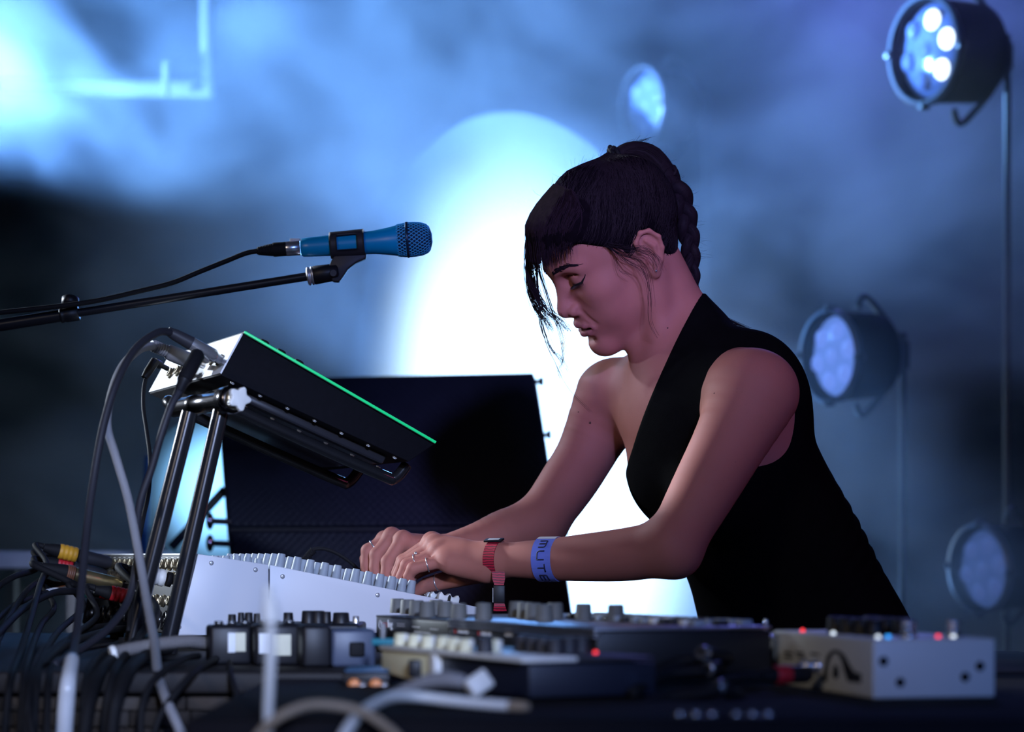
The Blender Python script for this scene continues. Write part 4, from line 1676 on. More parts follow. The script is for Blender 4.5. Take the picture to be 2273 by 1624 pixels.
# blinder whose oval lens and fall-off paint the haze glow, shining towards the audience, half hidden by the loudspeakers
bl = thing('blinder_lamp', 'blinder lamp with tall oval lens shaped to its white haze glow behind the loudspeaker and her face', 'stage lamp', tuple(P(1185, 1235, 4.4).xy) + (0,))
bc = P(1205, 1000, 4.4)
bfm = frame_from(bc, (1, 0, 0.15), (-0.15, 0, 1))      # x across, y up, z towards the audience
bfm = Matrix((Vector((1, 0, 0.15)).normalized(), Vector((-0.15, 0, 1)).normalized(), Vector((0, -1, 0)))).transposed().to_4x4()
bfm.translation = bc
brx, bry = 415 * SC(4.4), 770 * SC(4.4)


def oval(mb, prof, seg=64):
    vs_, fs_ = [], []
    for s_, z_ in prof:
        for k in range(seg):
            an = 2 * PI * k / seg
            vs_.append(bfm @ Vector((math.cos(an) * (brx * s_), math.sin(an) * (bry * s_), z_)))
    for i in range(len(prof) - 1):
        for k in range(seg):
            fs_.append((i * seg + k, i * seg + (k + 1) % seg, (i + 1) * seg + (k + 1) % seg, (i + 1) * seg + k))
    mb.add(vs_, fs_, True)
    return mb


mb = oval(MB(), [(0.01, -0.22), (0.7, -0.20), (0.97, -0.08), (0.985, -0.012)])
mb.build('housing', mat('soot_black', (0.003, 0.003, 0.004), 0.9, spec=0.1), bl)
mb = oval(MB(), [(0.985, -0.01), (0.9, 0.004), (0.6, 0.014), (0.3, 0.02), (0.005, 0.022)])
mb.build('lens', hot_lens(bc, 1.0, BLIND_ST, (0.50, 0.74, 1.0), 0.004, 0.40, bfm.to_3x3(), (brx, bry, brx)), bl)
mb = MB()
mb.cyl((bc.x + 0.12, 4.52, 0), (bc.x + 0.12, 4.52, bc.z - bry * 0.5), 0.03)
mb.build('lamp_pole', mat('soot_black', (0.003, 0.003, 0.004), 0.9, spec=0.1), bl)
for ty_ in (0.55, 0.0, -0.55):
    p_ = bfm @ Vector((0, bry * ty_, 0.06))
    spot('blinder_light', p_, Vector((0.15, -DCAM, 1.25)), BLIND_W, BLIND_C, BLIND_A, 0.8, 0.2)

# floor lamp behind the stand, bright face partly hidden by the tubes
fl = thing('floor_spotlight', 'bright white-blue spotlight behind the stand tubes left of the loudspeaker', 'stage lamp', tuple(P(430, 1100, 1.5).xy) + (0,))
c = P(468, 1085, 1.50)
n = Vector((-0.30, -0.90, 0.06)).normalized()
r = 0.150
mb = MB()
mb.lathe([(r * 0.5, -0.16), (r * 0.95, -0.08), (r * 1.0, -0.02)], c, n, 40, caps=False)
mb.build('housing', M['black_metal'], fl)
mb = MB()
mb.lathe([(r * 1.0, -0.022), (r * 0.98, 0.0), (r * 0.8, 0.012), (r * 0.4, 0.022), (0.002, 0.026)], c, n, 40)
mb.build('lens', hot_lens(c + Vector((0.03, 0, 0)), r * 1.15, 3.2, (0.22, 0.56, 1.0), 0.12, 0.12), fl)
mb = MB()
a_, b_ = P(380, 1215, 1.30), P(500, 1085, 1.30)
mb.cyl(a_, b_, 0.0085)
mb.build('yoke_bar', M['black_metal'], fl)
for py in (1156, 1205):
    mb = MB()
    a_, b_ = P(472, py, 1.08), P(512, py + 2, 1.09)
    mb.cyl(a_, b_, 0.0055)
    mb.build('tension_bolt', M['black_metal'], fl)
    mb = MB()
    mb.sphere(P(466, py, 1.075), 0.0120, (0.6, 0.8, 1.3), 14)
    mb.build('bolt_knob', mat('bright_chrome', (0.9, 0.92, 0.95), 0.15, 1.0), fl)
mb = MB()
a_, b_ = P(318, 1235, 1.40), P(330, 1010, 1.40)
mb.cyl(a_, b_, 0.008)
mb.build('yoke_bar', mat('blue_lacquer', (0.02, 0.12, 0.30), 0.3), fl)
mb = MB()
mb.cyl((c.x, c.y + 0.1, 0), (c.x, c.y + 0.1, c.z), 0.018)
mb.build('lamp_pole', M['black_metal'], fl)

# lighting truss pipes high in the smoke, and a stage riser low behind
truss = thing('lighting_truss', 'pale metal truss pipes hanging high in the smoke', 'truss', tuple(P(470, 200, 3.6)))
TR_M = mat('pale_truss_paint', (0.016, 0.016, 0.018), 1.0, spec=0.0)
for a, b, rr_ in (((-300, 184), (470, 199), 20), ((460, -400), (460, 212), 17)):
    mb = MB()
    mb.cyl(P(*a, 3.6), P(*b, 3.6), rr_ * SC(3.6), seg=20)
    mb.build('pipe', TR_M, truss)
mb = MB()
mb.cyl(P(369, 138, 3.52), P(368, 212, 3.52), 8 * SC(3.52), seg=14)
mb.build('clamp_rod', TR_M, truss)
mb = MB()
mb.sphere(P(460, 199, 3.6), 20 * SC(3.6), seg=16)
mb.build('corner_joint', TR_M, truss)
riser = thing('stage_riser', 'pale edged stage riser at the left behind the cables', 'riser', tuple(P(100, 1300, 1.6).xy) + (0,))
a, b = P(-300, 1222, 1.6), P(318, 1222, 1.6)
mb = MB()
mb.box((a.x, 1.6, a.z - 40 * SC(1.6)), (b.x, 2.6, a.z), 0.006)
mb.build('deck', mat('pale_riser_edge', (0.42, 0.45, 0.52), 0.6), riser)
for px in (-180, 162):
    mb = MB()
    p = P(px, 1300, 1.63)
    mb.box((p.x - 0.011, 1.62, 0.0), (p.x + 0.011, 1.66, a.z - 40 * SC(1.6)), 0.002)
    mb.build('riser_leg', mat('tan_post', (0.30, 0.27, 0.24), 0.6), riser)
for px in (-180, 162):
    mb = MB()
    p = P(px, 1300, 1.63)
    mb.box((p.x - 0.011, 2.5, 0.0), (p.x + 0.011, 2.54, a.z - 40 * SC(1.6)), 0.002)
    mb.build('riser_leg', mat('tan_post', (0.30, 0.27, 0.24), 0.6), riser)

# ------------------------------------------------------------------ plugs and cables
def drops(p):
    return p.z < TZ - 0.012 and p.y < -0.70


def to_floor(q3):
    """Let cable ends that hang before the table run on down to the floor."""
    def tail(p, k):
        return [Vector((p.x, p.y, p.z - d)) for d in (0.03, 0.08, 0.18, 0.36)] + [Vector((p.x + 0.01 * k, p.y - 0.02, 0.12)), Vector((p.x + 0.05 * k, p.y - 0.10, 0.012))]
    if drops(q3[-1]):
        q3 = q3 + tail(q3[-1], 1)
    if drops(q3[0]):
        q3 = tail(q3[0], -1)[::-1] + q3
    return q3


def cable(name, label, pts, r, m, cat='cable', group=None, sub=6, seg=10):
    """pts: (px, py, Y) list, r in metres. Returns the Empty that carries the cable."""
    q3 = [P(*p) if not isinstance(p, Vector) else p for p in pts]
    if isinstance(r, list) and drops(q3[-1]):
        r = r + [r[-1]] * 6
    q3 = to_floor(q3)
    t = thing(name, label, cat, tuple(q3[0]), group)
    mb = MB()
    mb.tube(q3, r, seg=seg, sub=sub)
    mb.build('cord', m, t)
    return t


def barrel(t, name, a, b, prof, m, seg=18):
    """Turned piece from a to b; prof: (radius, fraction)."""
    a, b = Vector(a), Vector(b)
    L = (b - a).length
    mb = MB()
    mb.lathe([(r, f * L) for r, f in prof], a, b - a, seg)
    return mb.build(name, m, t)


BC = M['black_matt']
# --- into the tilted synthesizer
t = cable('instrument_cable', 'black cable with chrome plug arching high from the synthesizer and down in front', [(380, 738, -0.24), (350, 738, -0.26), (300, 775, -0.30), (258, 850, -0.34), (228, 950, -0.36), (205, 1080, -0.38), (190, 1200, -0.42), (178, 1330, -0.50), (166, 1430, -0.60), (152, 1500, -0.76), (146, 1570, -0.80), (138, 1680, -0.80)], 0.0048, mat('dark_grey_cord', (0.02, 0.02, 0.028), 0.55, spec=0.3))
barrel(t, 'plug_boot', P(372, 734, -0.24), P(425, 762, -0.23), [(0.0055, 0), (0.0072, 0.3), (0.0085, 1)], M['dark'])
barrel(t, 'plug_barrel', P(420, 759, -0.23), P(480, 793, -0.215), [(0.0082, 0), (0.0085, 0.05), (0.0085, 0.9), (0.006, 1)], M['chrome'])
barrel(t, 'plug_tip', P(478, 792, -0.215), P(500, 804, -0.205), [(0.0055, 0), (0.0055, 0.5), (0.0034, 0.55), (0.0034, 1)], M['steel'])
mb = MB()
mb.tube([P(160, 1462, -0.745), P(152, 1510, -0.80), P(147, 1560, -0.805), P(139, 1680, -0.805)], [0.0072, 0.0080, 0.0085, 0.0085], seg=12)
mb.build('clear_sleeve', mat('frosted_clear_tube', (0.60, 0.62, 0.66), 0.25, spec=0.6), t)

t = cable('instrument_cable', 'light grey cable with ribbed grey plug looping down past the stand', [(340, 768, -0.18), (310, 775, -0.22), (270, 815, -0.28), (246, 880, -0.32), (238, 945, -0.34), (256, 1010, -0.36), (285, 1110, -0.38), (308, 1230, -0.42), (325, 1330, -0.48), (343, 1430, -0.60), (350, 1495, -0.72), (372, 1560, -0.80), (410, 1650, -0.82)], 0.0052, M['grey'])
pr = [(0.0060, 0)]
for k in range(6):
    pr += [(0.0068, 0.05 + k * 0.06), (0.0078, 0.07 + k * 0.06), (0.0078, 0.09 + k * 0.06), (0.0068, 0.10 + k * 0.06)]
pr += [(0.0095, 0.45), (0.0100, 0.55), (0.0100, 0.95), (0.007, 1)]
barrel(t, 'plug_boot', P(335, 765, -0.18), P(420, 800, -0.15), pr, M['grey'])
barrel(t, 'plug_tip', P(418, 799, -0.15), P(452, 812, -0.13), [(0.0036, 0), (0.0036, 1)], M['steel'])

t = cable('power_cable', 'thin black power cord with elbow plug hanging from the synthesizer back', [(341, 812, -0.08), (322, 845, -0.09), (318, 900, -0.12), (326, 960, -0.16), (333, 1020, -0.20), (330, 1090, -0.22), (318, 1150, -0.25), (306, 1215, -0.28), (296, 1300, -0.32), (285, 1400, -0.38)], 0.0026, BC)
barrel(t, 'elbow_plug', P(320, 838, -0.09), P(345, 800, -0.08), [(0.0042, 0), (0.0058, 0.35), (0.0062, 1)], M['black'])
barrel(t, 'plug_tip', P(343, 803, -0.08), P(372, 818, -0.06), [(0.0055, 0), (0.0055, 0.4), (0.0032, 0.45), (0.0032, 1)], M['black'])

t = cable('instrument_cable', 'black cable with long straight black plug crossing in front of the crossbar', [(398, 868, -0.37), (378, 905, -0.38), (356, 970, -0.385), (336, 1040, -0.385), (312, 1110, -0.385), (304, 1180, -0.38), (304, 1240, -0.38), (285, 1330, -0.40), (240, 1395, -0.46), (180, 1440, -0.52), (120, 1475, -0.62)], 0.0044, mat('dark_grey_cord', (0.02, 0.02, 0.028), 0.55, spec=0.3))
barrel(t, 'plug_boot', P(392, 880, -0.372), P(408, 845, -0.36), [(0.0050, 0), (0.0065, 0.8), (0.0078, 1)], M['black'])
barrel(t, 'plug_barrel', P(408, 845, -0.36), P(441, 782, -0.33), [(0.0082, 0), (0.0088, 0.1), (0.0088, 0.92), (0.006, 1)], M['black'])
barrel(t, 'plug_tip', P(440, 784, -0.33), P(458, 800, -0.25), [(0.0036, 0), (0.0036, 1)], M['steel'])

# --- into the back of the mixing desk
def plug_in(label, w, tt, sleeve_m, cord_pts, length=0.085, r=0.0088, sleeve=(0.38, 0.62), barrel_m=None, cord_r=0.0040, cord_m=None):
    tip = bpt(w, tt, 0.004)
    tail = tip + nb * length - UZ * 0.002
    q3 = to_floor([tail - nb * 0.012] + [tail + nb * 0.012] + [P(*p) for p in cord_pts])
    t = thing('patch_cable', label, 'cable', tuple(tip))
    mb = MB()
    mb.tube(q3, cord_r, seg=10, sub=6)
    mb.build('cord', cord_m or BC, t)
    a, b = tail, tip
    s0, s1 = sleeve
    barrel(t, 'plug_boot', a, a + (b - a) * s0, [(r * 0.55, 0), (r * 0.62, 0.15), (r * 0.95, 0.8), (r, 1)], M['black_matt'])
    pr = [(r, 0)]
    for k in range(4):
        pr += [(r * 1.10, 0.08 + k * 0.23), (r * 1.10, 0.20 + k * 0.23), (r * 1.0, 0.23 + k * 0.23)]
    barrel(t, 'plug_sleeve', a + (b - a) * s0, a + (b - a) * s1, pr, sleeve_m)
    barrel(t, 'plug_barrel', a + (b - a) * s1, a + (b - a) * 0.97, [(r * 0.95, 0), (r * 0.95, 0.85), (r * 0.7, 1)], barrel_m or M['dark'])
    return t


plug_in('patch cable with an amber ribbed plug at the top of the desk back', 0.44, 0.86, M['yellow'], [(104, 1250, 0.12), (88, 1300, 0.0), (66, 1380, -0.25), (44, 1450, -0.52), (25, 1500, -0.76), (14, 1580, -0.80), (8, 1680, -0.80)], 0.10, 0.0098, (0.22, 0.50))
plug_in('patch cable with a red plug just under the amber one', 0.45, 0.69, M['red'], [(80, 1262, 0.14), (30, 1280, 0.05), (-10, 1310, 0.0), (-60, 1400, -0.2)], 0.095, 0.0092, (0.22, 0.46))
plug_in('patch cable with a blue plug behind the amber one', 0.52, 0.80, mat('blue_rubber', (0.01, 0.10, 0.32), 0.5), [(105, 1270, 0.18), (60, 1310, 0.05), (20, 1370, -0.15), (-10, 1440, -0.45), (-30, 1560, -0.80)])
plug_in('cable with a gold-barrelled connector in the desk back', 0.34, 0.56, mat('brown_ring', (0.16, 0.06, 0.03), 0.5), [(180, 1306, 0.05), (120, 1315, 0.0), (60, 1345, -0.1), (10, 1390, -0.3), (-40, 1450, -0.5)], 0.115, 0.0105, (0.30, 0.40), mat('gold_barrel', (0.52, 0.42, 0.22), 0.28, 0.9), 0.0046)
plug_in('patch cable with a small red plug under the gold connector', 0.30, 0.40, M['red'], [(185, 1345, 0.02), (130, 1400, -0.25), (96, 1455, -0.55), (84, 1500, -0.76), (78, 1580, -0.81), (74, 1680, -0.81)], 0.070, 0.0075, (0.45, 0.75))
plug_in('patch cable with a fat red plug nearest the stand tube', 0.235, 0.40, M['red'], [(215, 1365, -0.05), (150, 1420, -0.32), (118, 1475, -0.60), (108, 1510, -0.77), (104, 1600, -0.82), (102, 1690, -0.82)], 0.060, 0.0092, (0.35, 0.80))
plug_in('patch cable with a dark green plug low on the desk back', 0.42, 0.40, M['green'], [(120, 1345, 0.08), (92, 1385, -0.10), (70, 1440, -0.45), (56, 1490, -0.74), (48, 1580, -0.80), (44, 1690, -0.80)], 0.085, 0.0070, (0.30, 0.72))
t = plug_in('black cable wrapped with white tape between the stand tubes', 0.075, 0.66, M['white'], [(345, 1345, -0.26), (318, 1400, -0.40), (280, 1450, -0.60), (250, 1500, -0.77), (236, 1580, -0.81), (228, 1690, -0.81)], 0.060, 0.0100, (0.25, 0.85), M['black'], 0.0048)
labels_b = ['black cable draped over the table edge nearest the picture border', 'black cable draped just right of the clear-sleeved one', 'black cable looping from the low sockets over the plank front', 'thick black cable curving down left of the grey looped one', 'thick black cable bending over the table edge below the stand', 'thin black cord hanging below the stand foot', 'thin violet-black cord hanging below the adapters', 'black cord drooping under the labelled adapter']
bundle = [
    ([(300, 1395, 0.0), (240, 1400, -0.15), (150, 1430, -0.42), (90, 1475, -0.66), (68, 1515, -0.78), (60, 1580, -0.82), (58, 1690, -0.82)], 0.0050),
    ([(310, 1410, -0.05), (270, 1425, -0.25), (218, 1460, -0.55), (195, 1500, -0.76), (188, 1570, -0.81), (184, 1690, -0.81)], 0.0046),
    ([(290, 1385, 0.05), (200, 1395, -0.10), (120, 1440, -0.45), (82, 1490, -0.74), (66, 1560, -0.81), (70, 1620, -0.83), (90, 1690, -0.83)], 0.0042),
    ([(330, 1430, -0.25), (280, 1445, -0.45), (232, 1480, -0.70), (205, 1530, -0.80), (190, 1600, -0.83), (182, 1690, -0.83)], 0.0072),
    ([(372, 1440, -0.40), (330, 1452, -0.58), (288, 1485, -0.755), (262, 1540, -0.82), (250, 1600, -0.83), (246, 1690, -0.83)], 0.0070),
    ([(440, 1455, -0.55), (410, 1462, -0.68), (350, 1500, -0.765), (320, 1550, -0.80), (312, 1610, -0.81), (318, 1690, -0.81)], 0.0036),
    ([(480, 1462, -0.60), (440, 1485, -0.74), (400, 1525, -0.79), (350, 1600, -0.81), (336, 1690, -0.81)], 0.0036),
    ([(510, 1470, -0.64), (512, 1500, -0.745), (530, 1560, -0.79), (536, 1620, -0.80), (530, 1690, -0.80)], 0.0034),
]
for (pts, r), lab in zip(bundle, labels_b):
    cable('draped_cable', lab, pts, r, BC, group=None)
t = cable('sleeved_cable', 'stiff grey sleeved cable lying across the stand feet', [(248, 1449, -0.62), (300, 1438, -0.60), (360, 1428, -0.58), (420, 1423, -0.56), (462, 1428, -0.54)], 0.0070, mat('grey_braided_sleeve', (0.15, 0.14, 0.14), 0.7, bump=0.6, bscale=400))
barrel(t, 'cut_end', P(256, 1447, -0.62), P(245, 1450, -0.622), [(0.0076, 0), (0.0080, 0.5), (0.0070, 1)], M['white'])
barrel(t, 'green_band', P(458, 1427, -0.54), P(482, 1432, -0.53), [(0.0055, 0), (0.0062, 0.3), (0.0040, 1)], M['green'])
t = cable('patch_cable', 'thin black cable with plastic-wrapped tag near the gold connector', [(190, 1302, 0.16), (150, 1308, 0.14), (105, 1314, 0.10), (60, 1330, 0.05), (20, 1350, -0.05), (-30, 1400, -0.2)], 0.0036, BC)
barrel(t, 'clear_wrap', P(168, 1306, 0.15), P(106, 1314, 0.10), [(0.0050, 0), (0.0058, 0.2), (0.0055, 0.8), (0.0045, 1)], mat('frosted_clear_tube', (0.60, 0.62, 0.66), 0.25, spec=0.6))
barrel(t, 'red_tag', P(150, 1308, 0.138), P(136, 1310, 0.126), [(0.0062, 0), (0.0062, 1)], M['orange'])
# coiled plug beyond the desk knobs
t = cable('headphone_cable', 'thin black cable with ribbed plug rising behind the desk knobs', [(676, 1240, 0.20), (690, 1222, 0.20), (715, 1217, 0.20), (745, 1226, 0.20), (775, 1245, 0.20), (800, 1268, 0.20), (822, 1285, 0.20)], 0.0026, BC)
pr = []
for k in range(8):
    pr += [(0.0040, k * 0.125), (0.0055, k * 0.125 + 0.03), (0.0055, k * 0.125 + 0.08), (0.0040, k * 0.125 + 0.11)]
barrel(t, 'plug_boot', P(672, 1247, 0.20), P(697, 1219, 0.20), pr, M['black_matt'])

# --- foreground
t = cable('white_cable', 'white cable with a cone-shaped plug standing upright before the adapters', [(601, 1385, -1.375), (602, 1430, -1.375), (600, 1480, -1.375), (597, 1540, -1.375), (595, 1600, -1.375), (598, 1720, -1.375)], [0.0028, 0.0038, 0.0039, 0.0037, 0.0036, 0.0036], M['white'])
barrel(t, 'plug_cone', P(603, 1384, -1.375), P(595, 1316, -1.372), [(0.0064, 0), (0.0068, 0.1), (0.0060, 0.5), (0.0036, 0.9), (0.0026, 1)], M['white'])
mb = MB()
mb.sphere(P(595, 1311, -1.372), 0.0040, seg=14)
mb.build('plug_ball', M['white'], t)
t = cable('white_cable', 'thick white cable arching along the front of the case', [(735, 1700, -1.40), (775, 1612, -1.39), (815, 1572, -1.34), (865, 1548, -1.28), (920, 1545, -1.25), (1000, 1554, -1.25), (1080, 1562, -1.255), (1135, 1566, -1.26)], 0.0043, M['white'])
barrel(t, 'cable_end', P(1132, 1566, -1.26), P(1172, 1568, -1.27), [(0.0042, 0), (0.0044, 0.6), (0.003, 1)], M['tan'])
cable('brown_cable', 'brownish grey cable bowed over the lower edge in front of the case', [(560, 1660, -1.40), (592, 1612, -1.40), (640, 1580, -1.40), (700, 1563, -1.39), (780, 1572, -1.385), (840, 1600, -1.39), (900, 1660, -1.40)], 0.0036, M['tan'])
t = cable('network_cable', 'grey sleeved cable ending in a clear white connector before the synth module', [(860, 1545, -1.12), (900, 1528, -1.13), (950, 1512, -1.14), (1000, 1508, -1.15), (1032, 1514, -1.155)], [0.0030, 0.0045, 0.0066, 0.0072, 0.0060], M['grey'])
mb = MB(orient(P(1062, 1517, -1.16), (0.3, -0.9, 0.3), (0.8, 0.3, 0.55)))
mb.box((-0.0105, -0.0085, -0.006), (0.0105, 0.0085, 0.006), 0.0025)
mb.build('connector', M['white'], t)
for lab, pts, tipa, tipb in (('black jack cable with chrome collar resting against the taupe unit', [(1540, 1462, -0.98), (1500, 1470, -0.98), (1450, 1490, -1.0), (1380, 1530, -1.05)], (1556, 1448, -0.97), (1625, 1464, -0.93)),
                             ('black jack cable with bright plug end lying before the taupe unit', [(1560, 1490, -1.05), (1520, 1492, -1.05), (1470, 1500, -1.06), (1400, 1540, -1.1)], (1570, 1484, -1.05), (1600, 1482, -1.04)),
                             ('black jack cable with dull plug lowest before the taupe unit', [(1600, 1528, -1.12), (1550, 1540, -1.12), (1480, 1548, -1.12), (1420, 1580, -1.15)], (1590, 1522, -1.12), (1650, 1552, -1.10))):
    t = cable('jack_cable', lab, pts, 0.0050, BC)
    barrel(t, 'plug_barrel', P(*tipa), P(*tipb), [(0.0052, 0), (0.0062, 0.1), (0.0062, 0.85), (0.003, 1)], M['black'])
    a = P(*tipa)
    barrel(t, 'plug_collar', a, a + (P(*tipb) - a) * 0.14, [(0.0058, 0), (0.0068, 0.3), (0.0068, 1)], M['chrome'])
t = thing('jack_cable', 'black jack cable with a red ring plugged into the white pedal', 'cable', tuple(P(1790, 1495, -1.0)))
pa, pb = P(1690, 1500, -1.02), P(1800, 1496, -1.00)
mb = MB()
mb.tube([P(1500, 1545, -1.10), P(1570, 1525, -1.06), P(1640, 1506, -1.03), pa], 0.0045, seg=10)
mb.build('cord', BC, t)
barrel(t, 'plug_boot', pa, P(1722, 1498, -1.014), [(0.0050, 0), (0.0075, 1)], M['black_matt'])
barrel(t, 'red_ring', P(1720, 1498, -1.014), P(1752, 1497, -1.008), [(0.0082, 0), (0.0086, 0.1), (0.0086, 0.9), (0.0082, 1)], M['red'])
barrel(t, 'plug_barrel', P(1752, 1497, -1.008), pb, [(0.0080, 0), (0.0080, 0.8), (0.005, 1)], M['black'])
for px in (1792, 1817):
    mb = MB()
    c = gpt(px, 1478)
    mb.lathe([(0.0062, 0), (0.0062, 0.004), (0.0045, 0.004), (0.0045, 0.008)], c, -gb, 14)
    o = mb.build('jack_socket', M['chrome'], pedal)
# bright worn corner fittings at the lower edge of the picture
for lab, px in (('worn steel fitting at the lower picture edge, leftmost of the two', 1545), ('worn steel fitting at the lower picture edge under the taupe unit', 1670)):
    t = thing('case_fitting', lab, 'fitting', tuple(P(px, 1615, -1.30)))
    c = P(px, 1612, -1.345)
    c.z = TZ - 0.006
    mb = MB()
    mb.box((c.x - 0.016, c.y - 0.006, c.z), (c.x + 0.016, c.y + 0.006, c.z + 0.002), 0.0008)
    mb.build('plate', M['dark'], t)
    for dx in (-0.012, 0.0, 0.012):
        mb = MB()
        mb.lathe([(0.0035, 0), (0.0035, 0.0015), (0.002, 0.0028)], c + Vector((dx, 0, 0.0025)), UZ, 12)
        mb.build('rivet', M['chrome'], t)

# ------------------------------------------------------------------ the performer: frames
def rot_head(yaw, pit, rol):
    B = np.array([[-1, 0, 0], [0, -1, 0], [0, 0, 1]], float)
    cy, sy = math.cos(yaw), math.sin(yaw)
    Z = np.array([[cy, -sy, 0], [sy, cy, 0], [0, 0, 1]])
    cp, sp = math.cos(pit), math.sin(pit)
    Pm = np.array([[cp, 0, sp], [0, 1, 0], [-sp, 0, cp]])
    cr, sr = math.cos(rol), math.sin(rol)
    Q = np.array([[1, 0, 0], [0, cr, -sr], [0, sr, cr]])
    return Z @ B @ Pm @ Q


HR = rot_head(math.radians(13.7), math.radians(33.8), math.radians(-14.3))   # columns: face forward, left, up
H0 = np.array([0.1447, 0.0303, 1.4638])
HS = 0.956


def W(F, L, U):
    """Point of the head frame (origin between the ears, metres) in the world."""
    return H0 + HR @ (np.array([F, L, U], float) * HS)


def to_head(p):
    return (np.asarray(p) - H0) @ HR / HS


def A(px, py, Y):
    return np.array(P(px, py, Y))


class HeadField(Field):
    def hc(self, a, b, r0, r1=None, k=0.01, op='u', both=False):
        r1 = r0 if r1 is None else r1
        self.cone(W(*a), W(*b), r0 * HS, r1 * HS, k, op)
        if both:
            self.cone(W(a[0], -a[1], a[2]), W(b[0], -b[1], b[2]), r0 * HS, r1 * HS, k, op)
        return self

    def he(self, c, r, k=0.01, op='u', both=False, tilt=None):
        for s in ((1, -1) if both else (1,)):
            R = HR
            if tilt is not None:       # rotations about L then about U (mirrored)
                a, b = tilt
                ca, sa = math.cos(a), math.sin(a)
                cb, sb = math.cos(b * s), math.sin(b * s)
                R = HR @ np.array([[cb, -sb, 0], [sb, cb, 0], [0, 0, 1]]) @ np.array([[ca, 0, sa], [0, 1, 0], [-sa, 0, ca]])
            self.ell(W(c[0], c[1] * s, c[2]), np.array(r) * HS, R, k, op)
        return self


nS, fS = A(1676, 872, -0.10), A(1360, 880, 0.17)
TL = nS - fS
TL /= np.linalg.norm(TL)
TU = np.array([-0.36, -0.243, 0.90])
TU -= (TU @ TL) * TL
TU /= np.linalg.norm(TU)
TF = np.cross(TL, TU)
TR = np.stack([TF, TL, TU], 1)


def head_ops(b):
    b.he((-0.005, 0, 0.043), (0.092, 0.071, 0.074), 0.0)
    b.he((0.052, 0, 0.046), (0.046, 0.056, 0.055), 0.03)
    b.he((0.043, 0, -0.020), (0.050, 0.055, 0.062), 0.03)
    b.he((0.058, 0.040, -0.010), (0.026, 0.022, 0.019), 0.02, both=True)
    b.he((0.053, 0.032, -0.042), (0.031, 0.0235, 0.031), 0.02, both=True)
    b.hc((0.012, 0.045, -0.053), (0.078, 0.009, -0.091), 0.013, 0.0145, 0.022, both=True)
    b.hc((0.000, 0.056, -0.005), (0.012, 0.045, -0.053), 0.014, 0.013, 0.03, both=True)
    b.he((0.077, 0, -0.052), (0.0255, 0.029, 0.030), 0.02)
    b.he((0.0835, 0, -0.092), (0.0155, 0.017, 0.014), 0.018)
    b.hc((0.0925, 0.012, 0.033), (0.076, 0.044, 0.033), 0.0095, 0.008, 0.016, both=True)
    b.he((0.0985, 0.031, 0.015), (0.016, 0.0185, 0.0125), 0.012, 's', both=True)
    # eyelids over the downcast eyes
    b.he((0.0775, 0.031, 0.0155), (0.0139, 0.0166, 0.0132), 0.006, both=True)
    b.hc((0.0890, 0.018, 0.0245), (0.0840, 0.044, 0.0250), 0.0012, 0.0012, 0.004, 's', both=True)
    # nose
    b.hc((0.0905, 0, 0.024), (0.107, 0, -0.012), 0.0072, 0.0085, 0.014)
    b.he((0.1105, 0, -0.0215), (0.0105, 0.0095, 0.0090), 0.008)
    b.he((0.1010, 0.0125, -0.0265), (0.0100, 0.0065, 0.0078), 0.006, both=True)
    b.hc((0.1115, 0, -0.0275), (0.101, 0, -0.0335), 0.0050, 0.0055, 0.005)
    b.he((0.1060, 0.0068, -0.0335), (0.0058, 0.0030, 0.0040), 0.002, 's', both=True)
    b.hc((0.0985, 0.0195, -0.0265), (0.0905, 0.0325, -0.052), 0.0008, 0.0006, 0.006, 's', both=True)
    # lips, a little parted
    b.hc((0.1025, 0.002, -0.0500), (0.0992, 0.014, -0.0523), 0.0054, 0.0048, 0.004, both=True)
    b.hc((0.0992, 0.014, -0.0523), (0.0942, 0.0255, -0.0566), 0.0048, 0.0020, 0.004, both=True)
    b.hc((0.0998, 0.002, -0.0648), (0.0962, 0.014, -0.0634), 0.0064, 0.0054, 0.004, both=True)
    b.hc((0.0962, 0.014, -0.0634), (0.0930, 0.0245, -0.0590), 0.0054, 0.0020, 0.004, both=True)
    b.he((0.1015, 0, -0.0576), (0.0170, 0.0262, 0.0028), 0.002, 's')
    b.he((0.0990, 0, -0.0770), (0.006, 0.015, 0.004), 0.008, 's')
    # ears
    b.he((-0.013, 0.0745, 0.004), (0.0175, 0.0055, 0.0310), 0.006, both=True, tilt=(-0.20, -0.25))
    b.he((-0.0075, 0.0815, 0.000), (0.0085, 0.0060, 0.0150), 0.003, 's', both=True, tilt=(-0.20, -0.25))
    arc = [(0.002, 0.0755, 0.012), (0.001, 0.0775, 0.026), (-0.010, 0.0805, 0.0355), (-0.022, 0.0825, 0.032), (-0.030, 0.0835, 0.018), (-0.028, 0.082, 0.002), (-0.020, 0.079, -0.012), (-0.010, 0.077, -0.021)]
    for i in range(len(arc) - 1):
        b.hc(arc[i], arc[i + 1], 0.0032, 0.0032, 0.003, both=True)
    ant = [(-0.012, 0.080, 0.022), (-0.019, 0.0815, 0.010), (-0.016, 0.080, -0.006), (-0.009, 0.078, -0.014)]
    for i in range(len(ant) - 1):
        b.hc(ant[i], ant[i + 1], 0.0026, 0.0026, 0.003, both=True)
    b.he((-0.006, 0.0755, -0.024), (0.0075, 0.0045, 0.0085), 0.006, both=True)
    b.he((0.0015, 0.0735, -0.003), (0.0045, 0.0045, 0.0065), 0.004, both=True)


